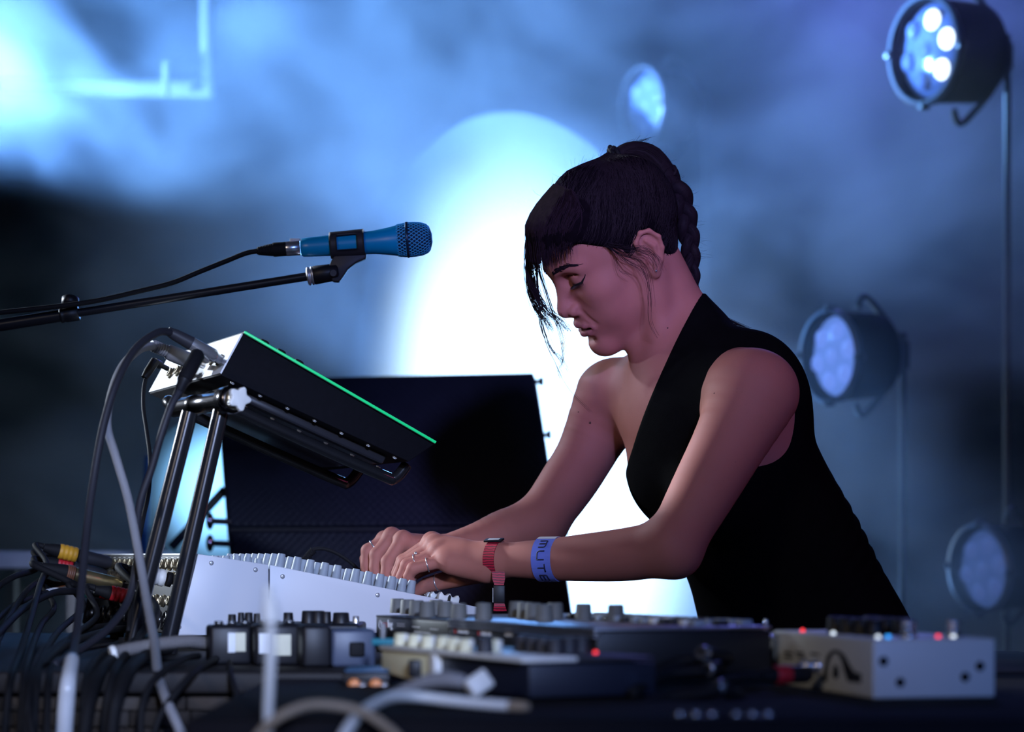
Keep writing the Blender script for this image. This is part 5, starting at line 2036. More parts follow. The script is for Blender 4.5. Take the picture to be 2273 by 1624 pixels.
def torso_ops(b, grow=0.0):
    g = grow
    NB = A(1538, 800, 0.06)
    b.cone(W(-0.024, 0, -0.015), NB, 0.048, 0.050 + g, 0.03)
    b.cone(W(0.030, 0, -0.068), A(1492, 850, 0.04), 0.026, 0.030, 0.03)
    b.cone(W(-0.012, 0.050, -0.025), A(1480, 862, 0.015), 0.012, 0.010, 0.022)
    b.ell(A(1525, 893, 0.052), (0.066 + g, 0.138 + g, 0.060 + g), TR, 0.03)
    b.ell(A(1602, 1005, 0.060), (0.104 + g, 0.138 + g, 0.160 + g), TR, 0.05)
    b.ell(A(1720, 1235, 0.105), (0.103 + g, 0.140 + g, 0.140 + g), TR, 0.06)
    b.ell(A(1800, 1450, 0.150), (0.122 + g, 0.165 + g, 0.150 + g), TR, 0.06)
    rc = A(1605, 1005, 0.060)
    b.ell(rc + TF * 0.070 + TL * 0.062 - TU * 0.03, (0.050 + g, 0.056 + g, 0.056 + g), TR, 0.03)
    b.ell(rc + TF * 0.062 - TL * 0.050 - TU * 0.01, (0.046 + g, 0.052 + g, 0.055 + g), TR, 0.03)
    # shoulder girdle
    b.cone(NB + TU * 0.030 - TF * 0.008, nS - TL * 0.03 + TU * 0.008, 0.040 + g, 0.042 + g, 0.035)
    b.cone(NB + TU * 0.010 - TF * 0.008, fS + TL * 0.03 + TU * 0.004, 0.036 + g, 0.042 + g, 0.035)
    b.ell(rc - TF * 0.045 + TL * 0.075 + TU * 0.07, (0.050 + g, 0.055 + g, 0.075 + g), TR, 0.03)
    # collar bones
    b.cone(A(1478, 868, 0.012), nS + TU * 0.02 - TL * 0.02 + TF * 0.02, 0.008, 0.009, 0.02)
    b.cone(A(1462, 872, 0.040), fS + TU * 0.02 + TL * 0.02 + TF * 0.02, 0.008, 0.009, 0.02)


def arm_ops(b):
    # near arm
    b.chain([nS, A(1618, 985, -0.120), A(1558, 1095, -0.145), A(1496, 1208, -0.165)], [0.056, 0.0465, 0.0410, 0.0350], 0.025, 4)
    b.ell(A(1507, 1240, -0.160), (0.018, 0.018, 0.018), None, 0.02)
    b.chain([A(1490, 1213, -0.166), A(1400, 1229, -0.140), A(1300, 1237, -0.110), A(1215, 1241, -0.085), A(1100, 1242, -0.052)],
            [0.0345, 0.0335, 0.0300, 0.0262, 0.0205], 0.02, 4)
    # far arm
    b.chain([fS, A(1304, 1000, 0.165), A(1260, 1072, 0.150), A(1198, 1160, 0.130)], [0.052, 0.0410, 0.0390, 0.0350], 0.025, 4)
    b.chain([A(1195, 1165, 0.128), A(1130, 1183, 0.110), A(1060, 1206, 0.095), A(975, 1226, 0.080)], [0.034, 0.0345, 0.0280, 0.0205], 0.02, 4)


def hand_ops(b):
    # near (left) hand: little finger towards the camera
    w = A(1105, 1243, -0.053)
    b.cone(w, A(1050, 1243, -0.035), 0.0215, 0.020, 0.012)
    mcp = [A(957, 1205, 0.020), A(964, 1212, 0.000), A(973, 1226, -0.019), A(988, 1243, -0.035)]
    for q, r in zip(mcp, (0.0115, 0.0115, 0.0110, 0.0105)):
        b.cone(A(1060, 1241, -0.035) * 0.6 + q * 0.4, q, 0.0155, r, 0.012)
        b.cone(A(1085, 1240, -0.045), q, 0.017, r * 0.95, 0.010)
        b.ell(q + np.array((0.002, 0, 0.0035)), (0.0115,) * 3, None, 0.006)
    b.cone(A(1080, 1262, -0.050), A(1005, 1251, -0.041), 0.0185, 0.0135, 0.012)
    fing = [
        ([A(957, 1205, 0.020), A(895, 1245, 0.034), A(880, 1273, 0.037), A(882, 1292, 0.036)], 1.0),
        ([A(964, 1212, 0.000), A(897, 1250, 0.012), A(882, 1280, 0.015), A(886, 1298, 0.014)], 1.0),
        ([A(973, 1226, -0.019), A(904, 1254, -0.012), A(890, 1282, -0.009), A(895, 1299, -0.009)], 0.96),
        ([A(988, 1243, -0.035), A(917, 1261, -0.034), A(906, 1279, -0.031), A(914, 1294, -0.028)], 0.88)]
    for pts, s in fing:
        b.chain(pts, [0.0102 * s, 0.0090 * s, 0.0080 * s, 0.0070 * s], 0.003)
        b.ell(pts[1], (0.0096 * s,) * 3, None, 0.003)
    b.chain([A(1065, 1266, -0.010), A(992, 1287, 0.015), A(948, 1298, 0.026), A(926, 1312, 0.032)], [0.0165, 0.0120, 0.0100, 0.0075], 0.008)
    # far (right) hand: index finger towards the camera
    mcp = [A(893, 1201, 0.058), A(868, 1194, 0.078), A(852, 1202, 0.098), A(846, 1216, 0.115)]
    for q, r in zip(mcp, (0.0115, 0.0115, 0.0108, 0.0098)):
        b.cone(A(975, 1226, 0.080), q, 0.0185, r, 0.010)
        b.ell(q + np.array((0.001, 0, 0.004)), (0.0115,) * 3, None, 0.006)
    fing = [
        ([mcp[0], A(862, 1247, 0.050), A(858, 1274, 0.045), A(863, 1292, 0.043)], 1.0),
        ([mcp[1], A(837, 1231, 0.072), A(833, 1260, 0.068), A(838, 1281, 0.066)], 1.03),
        ([mcp[2], A(817, 1222, 0.095), A(813, 1251, 0.091), A(819, 1275, 0.089)], 0.96),
        ([mcp[3], A(813, 1239, 0.112), A(811, 1258, 0.110), A(816, 1275, 0.108)], 0.85)]
    for pts, s in fing:
        b.chain(pts, [0.0108 * s, 0.0094 * s, 0.0084 * s, 0.0074 * s], 0.003)
        b.ell(pts[1], (0.0102 * s,) * 3, None, 0.003)
    b.chain([A(965, 1240, 0.060), A(925, 1262, 0.035), A(898, 1282, 0.030), A(882, 1296, 0.030)], [0.0165, 0.0125, 0.0100, 0.0080], 0.008)


VOX = 0.0020 if not globals().get('QUICK') else 0.004
person = thing('person', 'woman in a black one-shoulder dress with braided dark hair bending over the mixer', 'person', (0.42, 0.14, 0.0))

body = HeadField()
torso_ops(body)
arm_ops(body)
hand_ops(body)
head_ops(body)
pos, quads = surface(body, (-0.26, -0.32, 0.90), (0.56, 0.40, 1.66), VOX)
pos = relax(pos, quads, 1, 0.4)
body_me = np_mesh('body', pos, quads)
fill_pinholes(body_me)
hp = to_head(pos)
lip = np.zeros(len(pos))
lf = HeadField()
lf.hc((0.1040, 0.002, -0.0500), (0.1010, 0.014, -0.0523), 0.0060, 0.0052, 0.002, both=True)
lf.hc((0.1010, 0.014, -0.0523), (0.0955, 0.0260, -0.0566), 0.0052, 0.0026, 0.002, both=True)
lf.hc((0.1015, 0.002, -0.0645), (0.0980, 0.014, -0.0632), 0.0066, 0.0056, 0.002, both=True)
lf.hc((0.0980, 0.014, -0.0632), (0.0945, 0.0250, -0.0590), 0.0056, 0.0026, 0.002, both=True)
near = (np.abs(hp[:, 0] - 0.095) < 0.03) & (np.abs(hp[:, 1]) < 0.04) & (np.abs(hp[:, 2] + 0.058) < 0.025)
lip[near] = np.clip(0.5 - lf.eval(pos[near]) / 0.0012, 0, 1)
fattr(body_me, 'lip', lip)


def skin_material():
    m = mat('skin', (0.40, 0.150, 0.118), 0.62, 0.0, 0.18, var=0.10, vscale=18, sss=0.0)
    nt = m.node_tree
    b = nt.nodes['Principled BSDF']
    b.inputs['Subsurface Weight'].default_value = 0.15
    b.inputs['Subsurface Radius'].default_value = (0.010, 0.0035, 0.0018)
    b.inputs['Subsurface Scale'].default_value = 1.0
    base = b.inputs['Base Color'].links[0].from_socket
    tc = nt.nodes['Texture Coordinate']
    # freckles
    vo = nt.nodes.new('ShaderNodeTexVoronoi')
    vo.inputs['Scale'].default_value = 150
    nt.links.new(tc.outputs['Object'], vo.inputs['Vector'])
    mr = nt.nodes.new('ShaderNodeMapRange')
    mr.inputs[1].default_value = 0.10
    mr.inputs[2].default_value = 0.20
    mr.inputs[3].default_value = 0.22
    mr.inputs[4].default_value = 0.0
    nt.links.new(vo.outputs['Distance'], mr.inputs[0])
    n2 = nt.nodes.new('ShaderNodeTexNoise')
    n2.inputs['Scale'].default_value = 22
    nt.links.new(tc.outputs['Object'], n2.inputs['Vector'])
    m2 = nt.nodes.new('ShaderNodeMapRange')
    m2.inputs[1].default_value = 0.50
    m2.inputs[2].default_value = 0.62
    nt.links.new(n2.outputs[0], m2.inputs[0])
    mu = nt.nodes.new('ShaderNodeMath')
    mu.operation = 'MULTIPLY'
    nt.links.new(mr.outputs[0], mu.inputs[0])
    nt.links.new(m2.outputs[0], mu.inputs[1])
    mx = nt.nodes.new('ShaderNodeMix')
    mx.data_type = 'RGBA'
    mx.inputs[7].default_value = (0.25, 0.10, 0.07, 1)
    nt.links.new(mu.outputs[0], mx.inputs[0])
    nt.links.new(base, mx.inputs[6])
    at = nt.nodes.new('ShaderNodeAttribute')
    at.attribute_name = 'lip'
    mx2 = nt.nodes.new('ShaderNodeMix')
    mx2.data_type = 'RGBA'
    mx2.inputs[7].default_value = (0.34, 0.12, 0.11, 1)
    nt.links.new(at.outputs['Fac'], mx2.inputs[0])
    nt.links.new(mx.outputs[2], mx2.inputs[6])
    nt.links.new(mx2.outputs[2], b.inputs['Base Color'])
    n3 = nt.nodes.new('ShaderNodeTexNoise')
    n3.inputs['Scale'].default_value = 700
    nt.links.new(tc.outputs['Object'], n3.inputs['Vector'])
    bp = nt.nodes.new('ShaderNodeBump')
    bp.inputs['Strength'].default_value = 0.10
    bp.inputs['Distance'].default_value = 0.0008
    nt.links.new(n3.outputs[0], bp.inputs['Height'])
    nt.links.new(bp.outputs[0], b.inputs['Normal'])
    return m


SKIN = skin_material()
link('body', body_me, person, SKIN)

# dress: torso surface grown a little, cut by the neckline plane and the near armhole
dress = HeadField()
torso_ops(dress, 0.004)
nape, strap, pit = A(1553, 690, 0.10), A(1462, 850, 0.0), A(1406, 1040, 0.17)
pn = np.cross(strap - nape, pit - nape)
pn /= np.linalg.norm(pn)
if pn @ (A(1690, 1100, 0.1) - nape) > 0:
    pn = -pn
dress.fn(lambda p: (p - nape) @ pn, 0.003, 'i')
ah = A(1692, 905, -0.10)


def armhole(p):
    q = (p - ah) @ TR
    return np.maximum((np.sqrt((q[:, 0] / 0.066) ** 2 + (q[:, 2] / 0.076) ** 2) - 1) * 0.066, -q[:, 1] - 0.035)


dress.fn(armhole, 0.003, 's')
dress.fn(lambda p: 0.0022 * np.sin(p @ (TU * 260 + TF * 40)) * np.exp(-((p @ TU - A(1890, 1170, 0.1) @ TU) / 0.05) ** 2) * np.clip(-(p - A(1708, 1235, 0.1)) @ TF * 14, 0, 1), 0.0, 'add')
pos, quads = surface(dress, (0.05, -0.25, 0.86), (0.60, 0.42, 1.45), 0.003)
dress_me = np_mesh('dress', relax(pos, quads, 1, 0.4), quads)
fill_pinholes(dress_me)
link('dress', dress_me, person, mat('black_jersey', (0.0035, 0.0035, 0.004), 0.95, spec=0.03, var=0.3, vscale=60, bump=0.15, bscale=900))

# ------------------------------------------------------------------ face details and hair
faceonly = HeadField()
head_ops(faceonly)


def onface(L, U, start=0.14):
    """Front surface point of the head at lateral L and height U (head frame)."""
    Fs = np.linspace(start, 0.05, 100)
    v = faceonly.eval(H0 + (np.stack([Fs, np.full(100, L), np.full(100, U)], 1) * HS) @ HR.T)
    i = int(np.argmax(v < 0))
    return Fs[i]


rg = np.random.default_rng(5)
HAIR = mat('dark_brown_hair', (0.016, 0.010, 0.014), 0.62, spec=0.06, var=0.35, vscale=120)
INK = mat('eyeliner_black', (0.006, 0.005, 0.006), 0.5)

# eyebrows
for s in (1, -1):
    prof = [(0.0125, 0.0345, 0.0030), (0.022, 0.0385, 0.0040), (0.033, 0.0420, 0.0034), (0.044, 0.0425, 0.0022), (0.053, 0.0395, 0.0008)]
    rows = []
    for k in range(170):
        u = rg.uniform(0, len(prof) - 1.001)
        i = int(u)
        t = u - i
        L = (prof[i][0] * (1 - t) + prof[i + 1][0] * t)
        U = (prof[i][1] * (1 - t) + prof[i + 1][1] * t) + rg.normal() * 0.45 * (prof[i][2] * (1 - t) + prof[i + 1][2] * t)
        F = onface(s * L, U) + 0.0004
        L2, U2 = L + 0.0045, U + 0.0016 - 0.0010 * u
        F2 = onface(s * L2, U2) + 0.0006
        rows.append([W(F, s * L, U), W((F + F2) / 2 + 0.0006, s * (L + L2) / 2, (U + U2) / 2), W(F2, s * L2, U2)])
    o = link('eyebrow', strands_mesh('eyebrow', bez(rows, 4), 0.00055, 0.00025), person, HAIR)

# lash line, lashes and eyeliner wing
EC = (0.0775, 0.031, 0.0155)
for s in (1, -1):
    mb = MB()
    pts, lash = [], []
    for a in np.linspace(-1.15, 1.10, 12):
        d = -0.40 + 0.16 * a
        q = (EC[0] + math.cos(a) * math.cos(d) * 0.0140, s * (EC[1] + math.sin(a) * 0.0168), EC[2] + math.sin(d) * 0.0135)
        pts.append(Vector(W(*q)))
    wing = [(0.0815, 0.0480, 0.0145), (0.0775, 0.0510, 0.0180), (0.0745, 0.0535, 0.0215)]
    for q in wing:
        Lq = q[1]
        f = onface(s * Lq, q[2]) + 0.0003
        pts.append(Vector(W(f, s * Lq, q[2])))
    mb.tube(pts, [0.0008] + [0.0016] * 11 + [0.0013, 0.0008, 0.0003], seg=6, sub=4)
    mb.build('eyeliner', INK, person)
    for a in np.linspace(-0.9, 1.15, 26):
        d = -0.40 + 0.16 * a
        q0 = np.array((EC[0] + math.cos(a) * math.cos(d) * 0.0142, EC[1] + math.sin(a) * 0.0170, EC[2] + math.sin(d) * 0.0137))
        dr = np.array((math.cos(a) * 0.8, math.sin(a) * 0.8, -0.55))
        dr /= np.linalg.norm(dr)
        q1 = q0 + dr * 0.005
        q2 = q0 + dr * 0.0085 + np.array((0, 0, 0.0016))
        lash.append([W(q[0], s * q[1], q[2]) for q in (q0, q1, q2)])
    link('eyelashes', strands_mesh('eyelashes', bez(lash, 5), 0.00035, 0.0001), person, INK)

# teeth between the parted lips
mb = MB()
mb.tube([W(0.0905, 0.016, -0.0555), W(0.0965, 0.008, -0.0550), W(0.0985, 0, -0.0548), W(0.0965, -0.008, -0.0550), W(0.0905, -0.016, -0.0555)], 0.0030, seg=8)
mb.build('teeth', mat('tooth', (0.62, 0.58, 0.52), 0.3), person)

# small stud in the ear, beauty spots
mb = MB()
mb.sphere(W(-0.005, 0.0815, -0.021), 0.0018, seg=10)
mb.build('earring', M['chrome'], person)
MOLE = mat('beauty_spot', (0.06, 0.02, 0.018), 0.6)


def surf_pt(px, py, y0=-0.35, y1=0.4):
    """First point of the body surface that pixel (px, py) shows."""
    ys = np.linspace(y0, y1, 600)
    pts = np.array([P(px, py, y) for y in ys])
    v = body.eval(pts)
    i = int(np.argmax(v < 0))
    return pts[i]


for px, py, r in ((1482, 728, 0.0013), (1586, 873, 0.0013), (1310, 938, 0.0017), (1284, 914, 0.0010), (1656, 902, 0.0007), (1632, 1025, 0.0007), (1379, 862, 0.0006)):
    mb = MB()
    mb.sphere(surf_pt(px, py), r, seg=8)
    mb.build('beauty_spot', MOLE, person)

# hair mass
hair = HeadField()
tie = A(1364, 355, 0.045)
hair.he((-0.006, 0, 0.047), (0.099, 0.078, 0.080), 0.0)
hair.he((0.050, 0, 0.052), (0.050, 0.062, 0.055), 0.03)
hair.he((-0.040, 0, -0.006), (0.036, 0.052, 0.046), 0.02)
tie_c = A(1361, 368, 0.045)
hair.cone(W(0.005, 0, 0.095), tie_c, 0.042, 0.011, 0.02)
hair.cone(W(-0.05, 0, 0.080), tie_c, 0.040, 0.010, 0.02)
hair.cone(W(0.055, 0, 0.082), tie_c, 0.034, 0.010, 0.02)


hair_cap_ops = list(hair.ops)


def hairline(p):
    q = to_head(p)
    F, L, U = q[:, 0], np.abs(q[:, 1]), q[:, 2]
    g = 0.020 + 0.80 * (F - 0.012) - U
    g = g - 0.020 * np.clip((-0.025 - F) / 0.025, 0, 1) + 0.012 * np.clip((L - 0.03) / 0.03, 0, 1) * (F < -0.02)                                # lower at the nape
    g = np.minimum(g, np.maximum(0.005 - U + 0.25 * (F - 0.02), F - 0.020))          # sideburn
    g = np.maximum(g, 0.02 - np.sqrt((F + 0.012) ** 2 + (U - 0.006) ** 2 * 0.5) + 0.0)   # leave the ear free
    return g * 0.7


hair.fn(hairline, 0.010, 'i')
# fringe
for L in np.linspace(-0.050, 0.056, 9):
    k = max(abs(L) - 0.02, 0)
    hair.chain([W(0.045 - k * 0.5, L * 0.7, 0.112 - k * 0.5), W(0.088 - k * 0.8, L, 0.096 - k * 0.3), W(0.109 - k * 0.9, L * 1.05, 0.066 + k * 0.1)], [0.010, 0.009, 0.0025], 0.012, 3)
pos, quads = surface(hair, (-0.02, -0.14, 1.36), (0.30, 0.20, 1.64), 0.0022)
hair_ob = link('hair', np_mesh('hair', relax(pos, quads, 1, 0.5), quads), person, mat('dark_hair_mass', (0.006, 0.004, 0.006), 1.0, spec=0.0, var=0.4, vscale=150))


def to_surface(paths, off=0.0008, fld=None, it=3):
    fld = fld or hair
    Pt = paths.reshape(-1, 3).copy()
    e = 0.001
    for _ in range(it):
        v = fld.eval(Pt)
        g = np.stack([fld.eval(Pt + np.eye(3)[c] * e) - v for c in range(3)], 1) / e
        g /= np.linalg.norm(g, axis=1, keepdims=True) + 1e-9
        Pt -= np.clip(v - off, -0.03, 0.03)[:, None] * g
    return Pt.reshape(paths.shape)


# combed strands from the hairline up to the tie
cap = HeadField()
cap.ops = hair_cap_ops
hv = pos[rg.choice(len(pos), 5200, replace=False)]
hl = hairline(hv)
hv = hv[((hl > -0.030) | (rg.uniform(size=len(hv)) < 0.45)) & (np.abs(cap.eval(hv)) < 0.004)][:2200]
end = tie_c + rg.normal(size=(len(hv), 3)) * 0.006
j = rg.normal(size=(len(hv), 1)) * np.array((0.004, 0.0, 0.003))
rows = np.stack([hv, hv * 0.66 + end * 0.34 + j, hv * 0.33 + end * 0.67 + j, end], 1)
pth = to_surface(bez(rows, 10), 0.0006, cap)
pth[:, -1] = pth[:, -1] * 0.4 + tie_c * 0.6
o = link('combed_strands', strands_mesh('combed_strands', pth, 0.00035, 0.0009), hair_ob, HAIR)
o['kind'] = 'stuff'

# fringe strands
rows, r0 = [], []
for k in range(620):
    L = rg.uniform(-0.056, 0.060)
    kk = max(abs(L) - 0.02, 0)
    dn = rg.uniform(0, 1) ** 2 * 0.016
    j = rg.normal(size=(4, 3)) * 0.0013
    rows.append([W(0.030, L * 0.5, 0.118) + j[0], W(0.062 - kk * 0.6, L * 0.8, 0.116 - kk * 0.5) + j[1], W(0.098 - kk * 0.8, L, 0.094 - kk * 0.3) + j[2],
                 W(0.115 - kk * 0.9 + dn * 0.2, L * 1.06, 0.060 + kk * 0.25 - dn) + j[3]])
    r0.append(rg.uniform(0.0006, 0.0012))
pth = bez(rows, 9)
pth[:, :6] = to_surface(pth[:, :6], 0.0012)
o = link('fringe', strands_mesh('fringe', pth, np.array(r0), 0.0002), hair_ob, mat('matt_dark_hair', (0.020, 0.011, 0.017), 0.8, spec=0.02, var=0.6, vscale=160))
o['kind'] = 'stuff'

# loose wisps before the face, at the temple and ear, flyaways on top
rows, rr = [], []


def wisp(pp, n, spread=4.0, r=0.00035, tip=0.5):
    for _ in range(n):
        j = rg.normal() * spread
        row = []
        m = len(pp)
        for i, (px, py, y) in enumerate(pp):
            w = 0.3 + tip * i / (m - 1)
            row.append(A(px + j * w + rg.normal() * spread * 0.25, py + rg.normal() * spread * 0.4, y + rg.normal() * 0.002))
        while len(row) < 6:      # pad to a common length
            row.insert(1, (row[0] + row[1]) / 2)
        rows.append(row)
        rr.append(r * rg.uniform(0.6, 1.25))


wisp([(1180, 500, 0.03), (1172, 570, 0.03), (1185, 640, 0.03), (1215, 690, 0.03), (1238, 705, 0.03), (1262, 735, 0.03)], 56, 9, 0.0005, 0.5)
wisp([(1185, 520, 0.06), (1172, 590, 0.06), (1178, 650, 0.06), (1196, 690, 0.06), (1215, 715, 0.06), (1225, 735, 0.06)], 56, 9, 0.0005, 0.5)
wisp([(1190, 560, 0.04), (1192, 640, 0.04), (1202, 720, 0.04), (1222, 770, 0.04), (1246, 800, 0.04), (1262, 830, 0.04)], 14, 7, 0.0005)
wisp([(1188, 560, 0.03), (1198, 660, 0.03), (1208, 740, 0.03), (1232, 800, 0.03), (1262, 860, 0.03), (1312, 915, 0.03)], 5, 5, 0.0005)
wisp([(1196, 600, 0.03), (1222, 680, 0.03), (1246, 740, 0.03), (1250, 790, 0.03), (1240, 820, 0.03), (1246, 840, 0.03)], 8, 6, 0.0005)
wisp([(1200, 600, 0.02), (1225, 670, 0.02), (1255, 712, 0.02), (1292, 763, 0.02)], 2, 4)
ear = -0.062
wisp([(1300, 505, -0.045), (1340, 535, ear + 0.010), (1385, 552, ear), (1425, 556, ear - 0.006), (1452, 575, ear - 0.002), (1458, 600, ear)], 30, 12, 0.0003, 0.3)
wisp([(1310, 515, -0.045), (1345, 545, ear + 0.010), (1380, 565, ear + 0.004), (1420, 580, ear), (1440, 620, ear), (1446, 680, ear + 0.012)], 10, 5, 0.0003)
wisp([(1350, 545, ear + 0.01), (1390, 580, ear + 0.004), (1425, 600, ear), (1442, 650, ear + 0.005), (1443, 710, ear + 0.018), (1460, 748, ear + 0.028)], 6, 5, 0.0003)
wisp([(1345, 540, ear + 0.01), (1365, 570, ear + 0.01), (1378, 598, ear + 0.012), (1398, 610, ear + 0.01)], 8, 6, 0.00025)
for _ in range(130):      # flyaways along the top and back outline
    u = rg.uniform(0, 1)
    base = [(1205, 440), (1255, 395), (1305, 368), (1350, 350), (1400, 326), (1450, 350), (1490, 400), (1520, 450), (1535, 520), (1545, 590)]
    i = min(int(u * 9), 8)
    t = u * 9 - i
    x = base[i][0] * (1 - t) + base[i + 1][0] * t
    y = base[i][1] * (1 - t) + base[i + 1][1] * t
    an = -2.2 + 2.4 * u + rg.normal() * 0.5
    ln = rg.uniform(8, 34)
    dx, dy = math.cos(an) * ln, math.sin(an) * ln
    z = 0.045 + rg.normal() * 0.02
    wisp([(x - 12, y + 16, z), (x, y, z), (x + dx * 0.6, y + dy * 0.5, z), (x + dx * 1.1 + 6, y + dy, z)], 1, 1.0, 0.00022, 0.1)
wisp([(1368, 348, 0.045), (1395, 328, 0.045), (1420, 316, 0.045), (1440, 306, 0.045)], 22, 8, 0.0005, 0.9)
wisp([(1510, 590, 0.06), (1508, 630, 0.06), (1525, 660, 0.06), (1540, 672, 0.06)], 26, 9, 0.0003, 0.2)
wisp([(1480, 590, 0.02), (1490, 640, 0.02), (1496, 690, 0.02), (1500, 700, 0.02)], 10, 9, 0.00025, 0.6)
pth = bez(rows, 16)
fl_ = pth.reshape(-1, 3).copy()
for _ in range(8):      # keep every hair outside the skin
    v = faceonly.eval(fl_)
    fl_[:, 1] -= np.clip(0.0014 - v, 0, 0.004)
o = link('loose_wisps', strands_mesh('loose_wisps', fl_.reshape(pth.shape), np.array(rr), 0.00008), hair_ob, HAIR)
o['kind'] = 'stuff'


def braid(name, path, wid, turns, parent, m):
    """Three-strand braid along a curve: interlaced flattened tubes."""
    K = 150
    c = bez(np.array([path]), K)[0]
    T = np.gradient(c, axis=0)
    T /= np.linalg.norm(T, axis=1, keepdims=True)
    side = np.cross(T, np.array([0.25, -1.0, 0.1]))
    side /= np.linalg.norm(side, axis=1, keepdims=True)
    dep = np.cross(side, T)
    w = np.interp(np.linspace(0, 1, K), np.linspace(0, 1, len(wid)), wid)
    t = np.linspace(0, turns * 2 * PI, K)
    for s in range(3):
        ph = t + s * 2 * PI / 3
        ctr = c + side * (np.sin(ph) * w * 0.52)[:, None] + dep * (np.sin(2 * ph) * w * 0.34)[:, None]
        mb = MB()
        mb.tube([Vector(q) for q in ctr], [float(x) * 0.54 for x in w], seg=10, sub=1)
        mb.build(name, m, parent)
        # fine strands on the plait
        rows = []
        for k in range(46):
            an = rg.uniform(0, 2 * PI)
            off = side * (np.cos(an) * w * 0.545)[:, None] + dep * (np.sin(an) * w * 0.545)[:, None]
            a = rg.integers(0, K - 40)
            rows.append((ctr + off)[a:a + 40:4])
        o = link('plait_strands', strands_mesh('plait_strands', np.array(rows), 0.0005, 0.0004), parent, m)
        o['kind'] = 'stuff'


# ponytail loop over the tie, running into the braid
mb = MB()
mb.tube([tie + np.array((-0.004, 0, -0.010)), A(1390, 341, 0.046), A(1428, 346, 0.05), A(1458, 372, 0.054), A(1482, 410, 0.058), A(1498, 440, 0.06)],
        [0.0125, 0.0140, 0.0185, 0.0200, 0.0180, 0.0150], seg=16, sub=8)
mb.build('ponytail', HAIR, hair_ob)
rows = []
for k in range(160):
    an = rg.uniform(0, 2 * PI)
    o3 = np.array((math.cos(an) * 0.6, math.sin(an), math.cos(an) * 0.8))
    rows.append([tie + o3 * 0.012, A(1392, 340, 0.046) + o3 * 0.0142, A(1428, 346, 0.05) + o3 * 0.0188, A(1458, 372, 0.054) + o3 * 0.0200, A(1482, 410, 0.058) + o3 * 0.0180])
o = link('ponytail_strands', strands_mesh('ponytail_strands', bez(rows, 9), 0.0006, 0.0005), hair_ob, HAIR)
o['kind'] = 'stuff'
braid('braid_strand', [A(1472, 390, 0.052), A(1504, 438, 0.054), A(1520, 485, 0.055), A(1530, 530, 0.055), A(1534, 575, 0.055), A(1536, 620, 0.055), A(1541, 655, 0.056)],
      [0.020, 0.0195, 0.0165, 0.0135, 0.0120, 0.0105, 0.0075], 2.1, hair_ob, HAIR)
mb = MB()
mb.tube([A(1541, 650, 0.060), A(1546, 662, 0.060), A(1552, 676, 0.060)], [0.0068, 0.0074, 0.0066], seg=14, sub=4)
mb.build('hair_tie', M['black_matt'], hair_ob)
rows = []
for k in range(120):
    j = rg.normal(size=3)
    rows.append([A(1550, 672, 0.060) + j * 0.002, A(1568, 694, 0.052) + j * 0.004, A(1596, 715, 0.040) + j * 0.005, A(1640, 742, 0.025) + j * 0.006 + np.array((0.02, 0, -0.006)) * rg.uniform(-1, 1)])
o = link('braid_end', strands_mesh('braid_end', bez(rows, 8), 0.0010, 0.0002), hair_ob, HAIR)
o['kind'] = 'stuff'
# beaded hair tie at the crown
tdir = (A(1392, 340, 0.046) - tie)
tdir /= np.linalg.norm(tdir)
tx = np.cross(tdir, (0, 1, 0))
tx /= np.linalg.norm(tx)
ty = np.cross(tdir, tx)
mb = MB()
for row_, rr_ in ((0.0, 0.0150), (0.006, 0.0150)):
    ring = [Vector(tie + tdir * row_ + (tx * math.cos(a) + ty * math.sin(a)) * rr_) for a in np.linspace(0, 2 * PI, 15)]
    mb.tube(ring, 0.0032, seg=8, sub=2)
for a in np.linspace(0, 2 * PI, 9)[:-1]:
    mb.sphere(tie + tdir * 0.003 + (tx * math.cos(a) + ty * math.sin(a)) * 0.0178, 0.0034, seg=8)
mb.build('hair_tie', M['black_matt'], hair_ob)

# ------------------------------------------------------------------ what she wears on wrists and fingers
def band_frame(c, d):
    d = Vector(d).normalized()
    up = (UZ - d * UZ.dot(d)).normalized()
    return Vector(c), d, up, d.cross(up)     # centre, arm direction, up, side


def band_pt(fr_, a, s, r):
    """a: angle from the top towards the camera; s: along the arm."""
    c, d, up, sd_ = fr_
    side_ = sd_ if sd_.y < 0 else -sd_
    return c + d * s + (up * math.cos(a) + side_ * math.sin(a)) * r


def band(name, fr_, s0, s1, r, m, parent, th=0.0012, a0=0, a1=2 * PI, rz=1.0):
    n = 48
    vs, fs = [], []
    for i in range(n + 1):
        a = a0 + (a1 - a0) * i / n
        for s, rr_ in ((s0, r), (s1, r), (s1, r + th), (s0, r + th)):
            vs.append(band_pt(fr_, a, s, rr_))
    for i in range(n):
        for k in range(4):
            k2 = (k + 1) % 4
            fs.append((4 * i + k, 4 * i + k2, 4 * i + 4 + k2, 4 * i + 4 + k))
    if a1 - a0 < 2 * PI - 0.01:
        fs += [(0, 1, 2, 3), (4 * n + 3, 4 * n + 2, 4 * n + 1, 4 * n)]
    mb = MB()
    mb.add(vs, fs, False)
    return mb.build(name, m, parent)


arm_d = Vector(A(1215, 1241, -0.085) - A(1100, 1242, -0.052))
arm_d.normalize()
blue_fr = band_frame(A(1221, 1241, -0.086), arm_d)
rb_ = 0.0272
BLU = mat('blue_violet_wristband', (0.16, 0.22, 0.72), 0.35)
wb = band('wristband', blue_fr, -0.0135, 0.0135, rb_, BLU, person)
tag(wb, 'blue festival wristband lettered MUTE')
band('wristband_strip', blue_fr, -0.0125, 0.0130, rb_ + 0.0012, M['white'], wb, 0.0006, -0.5, 0.42)
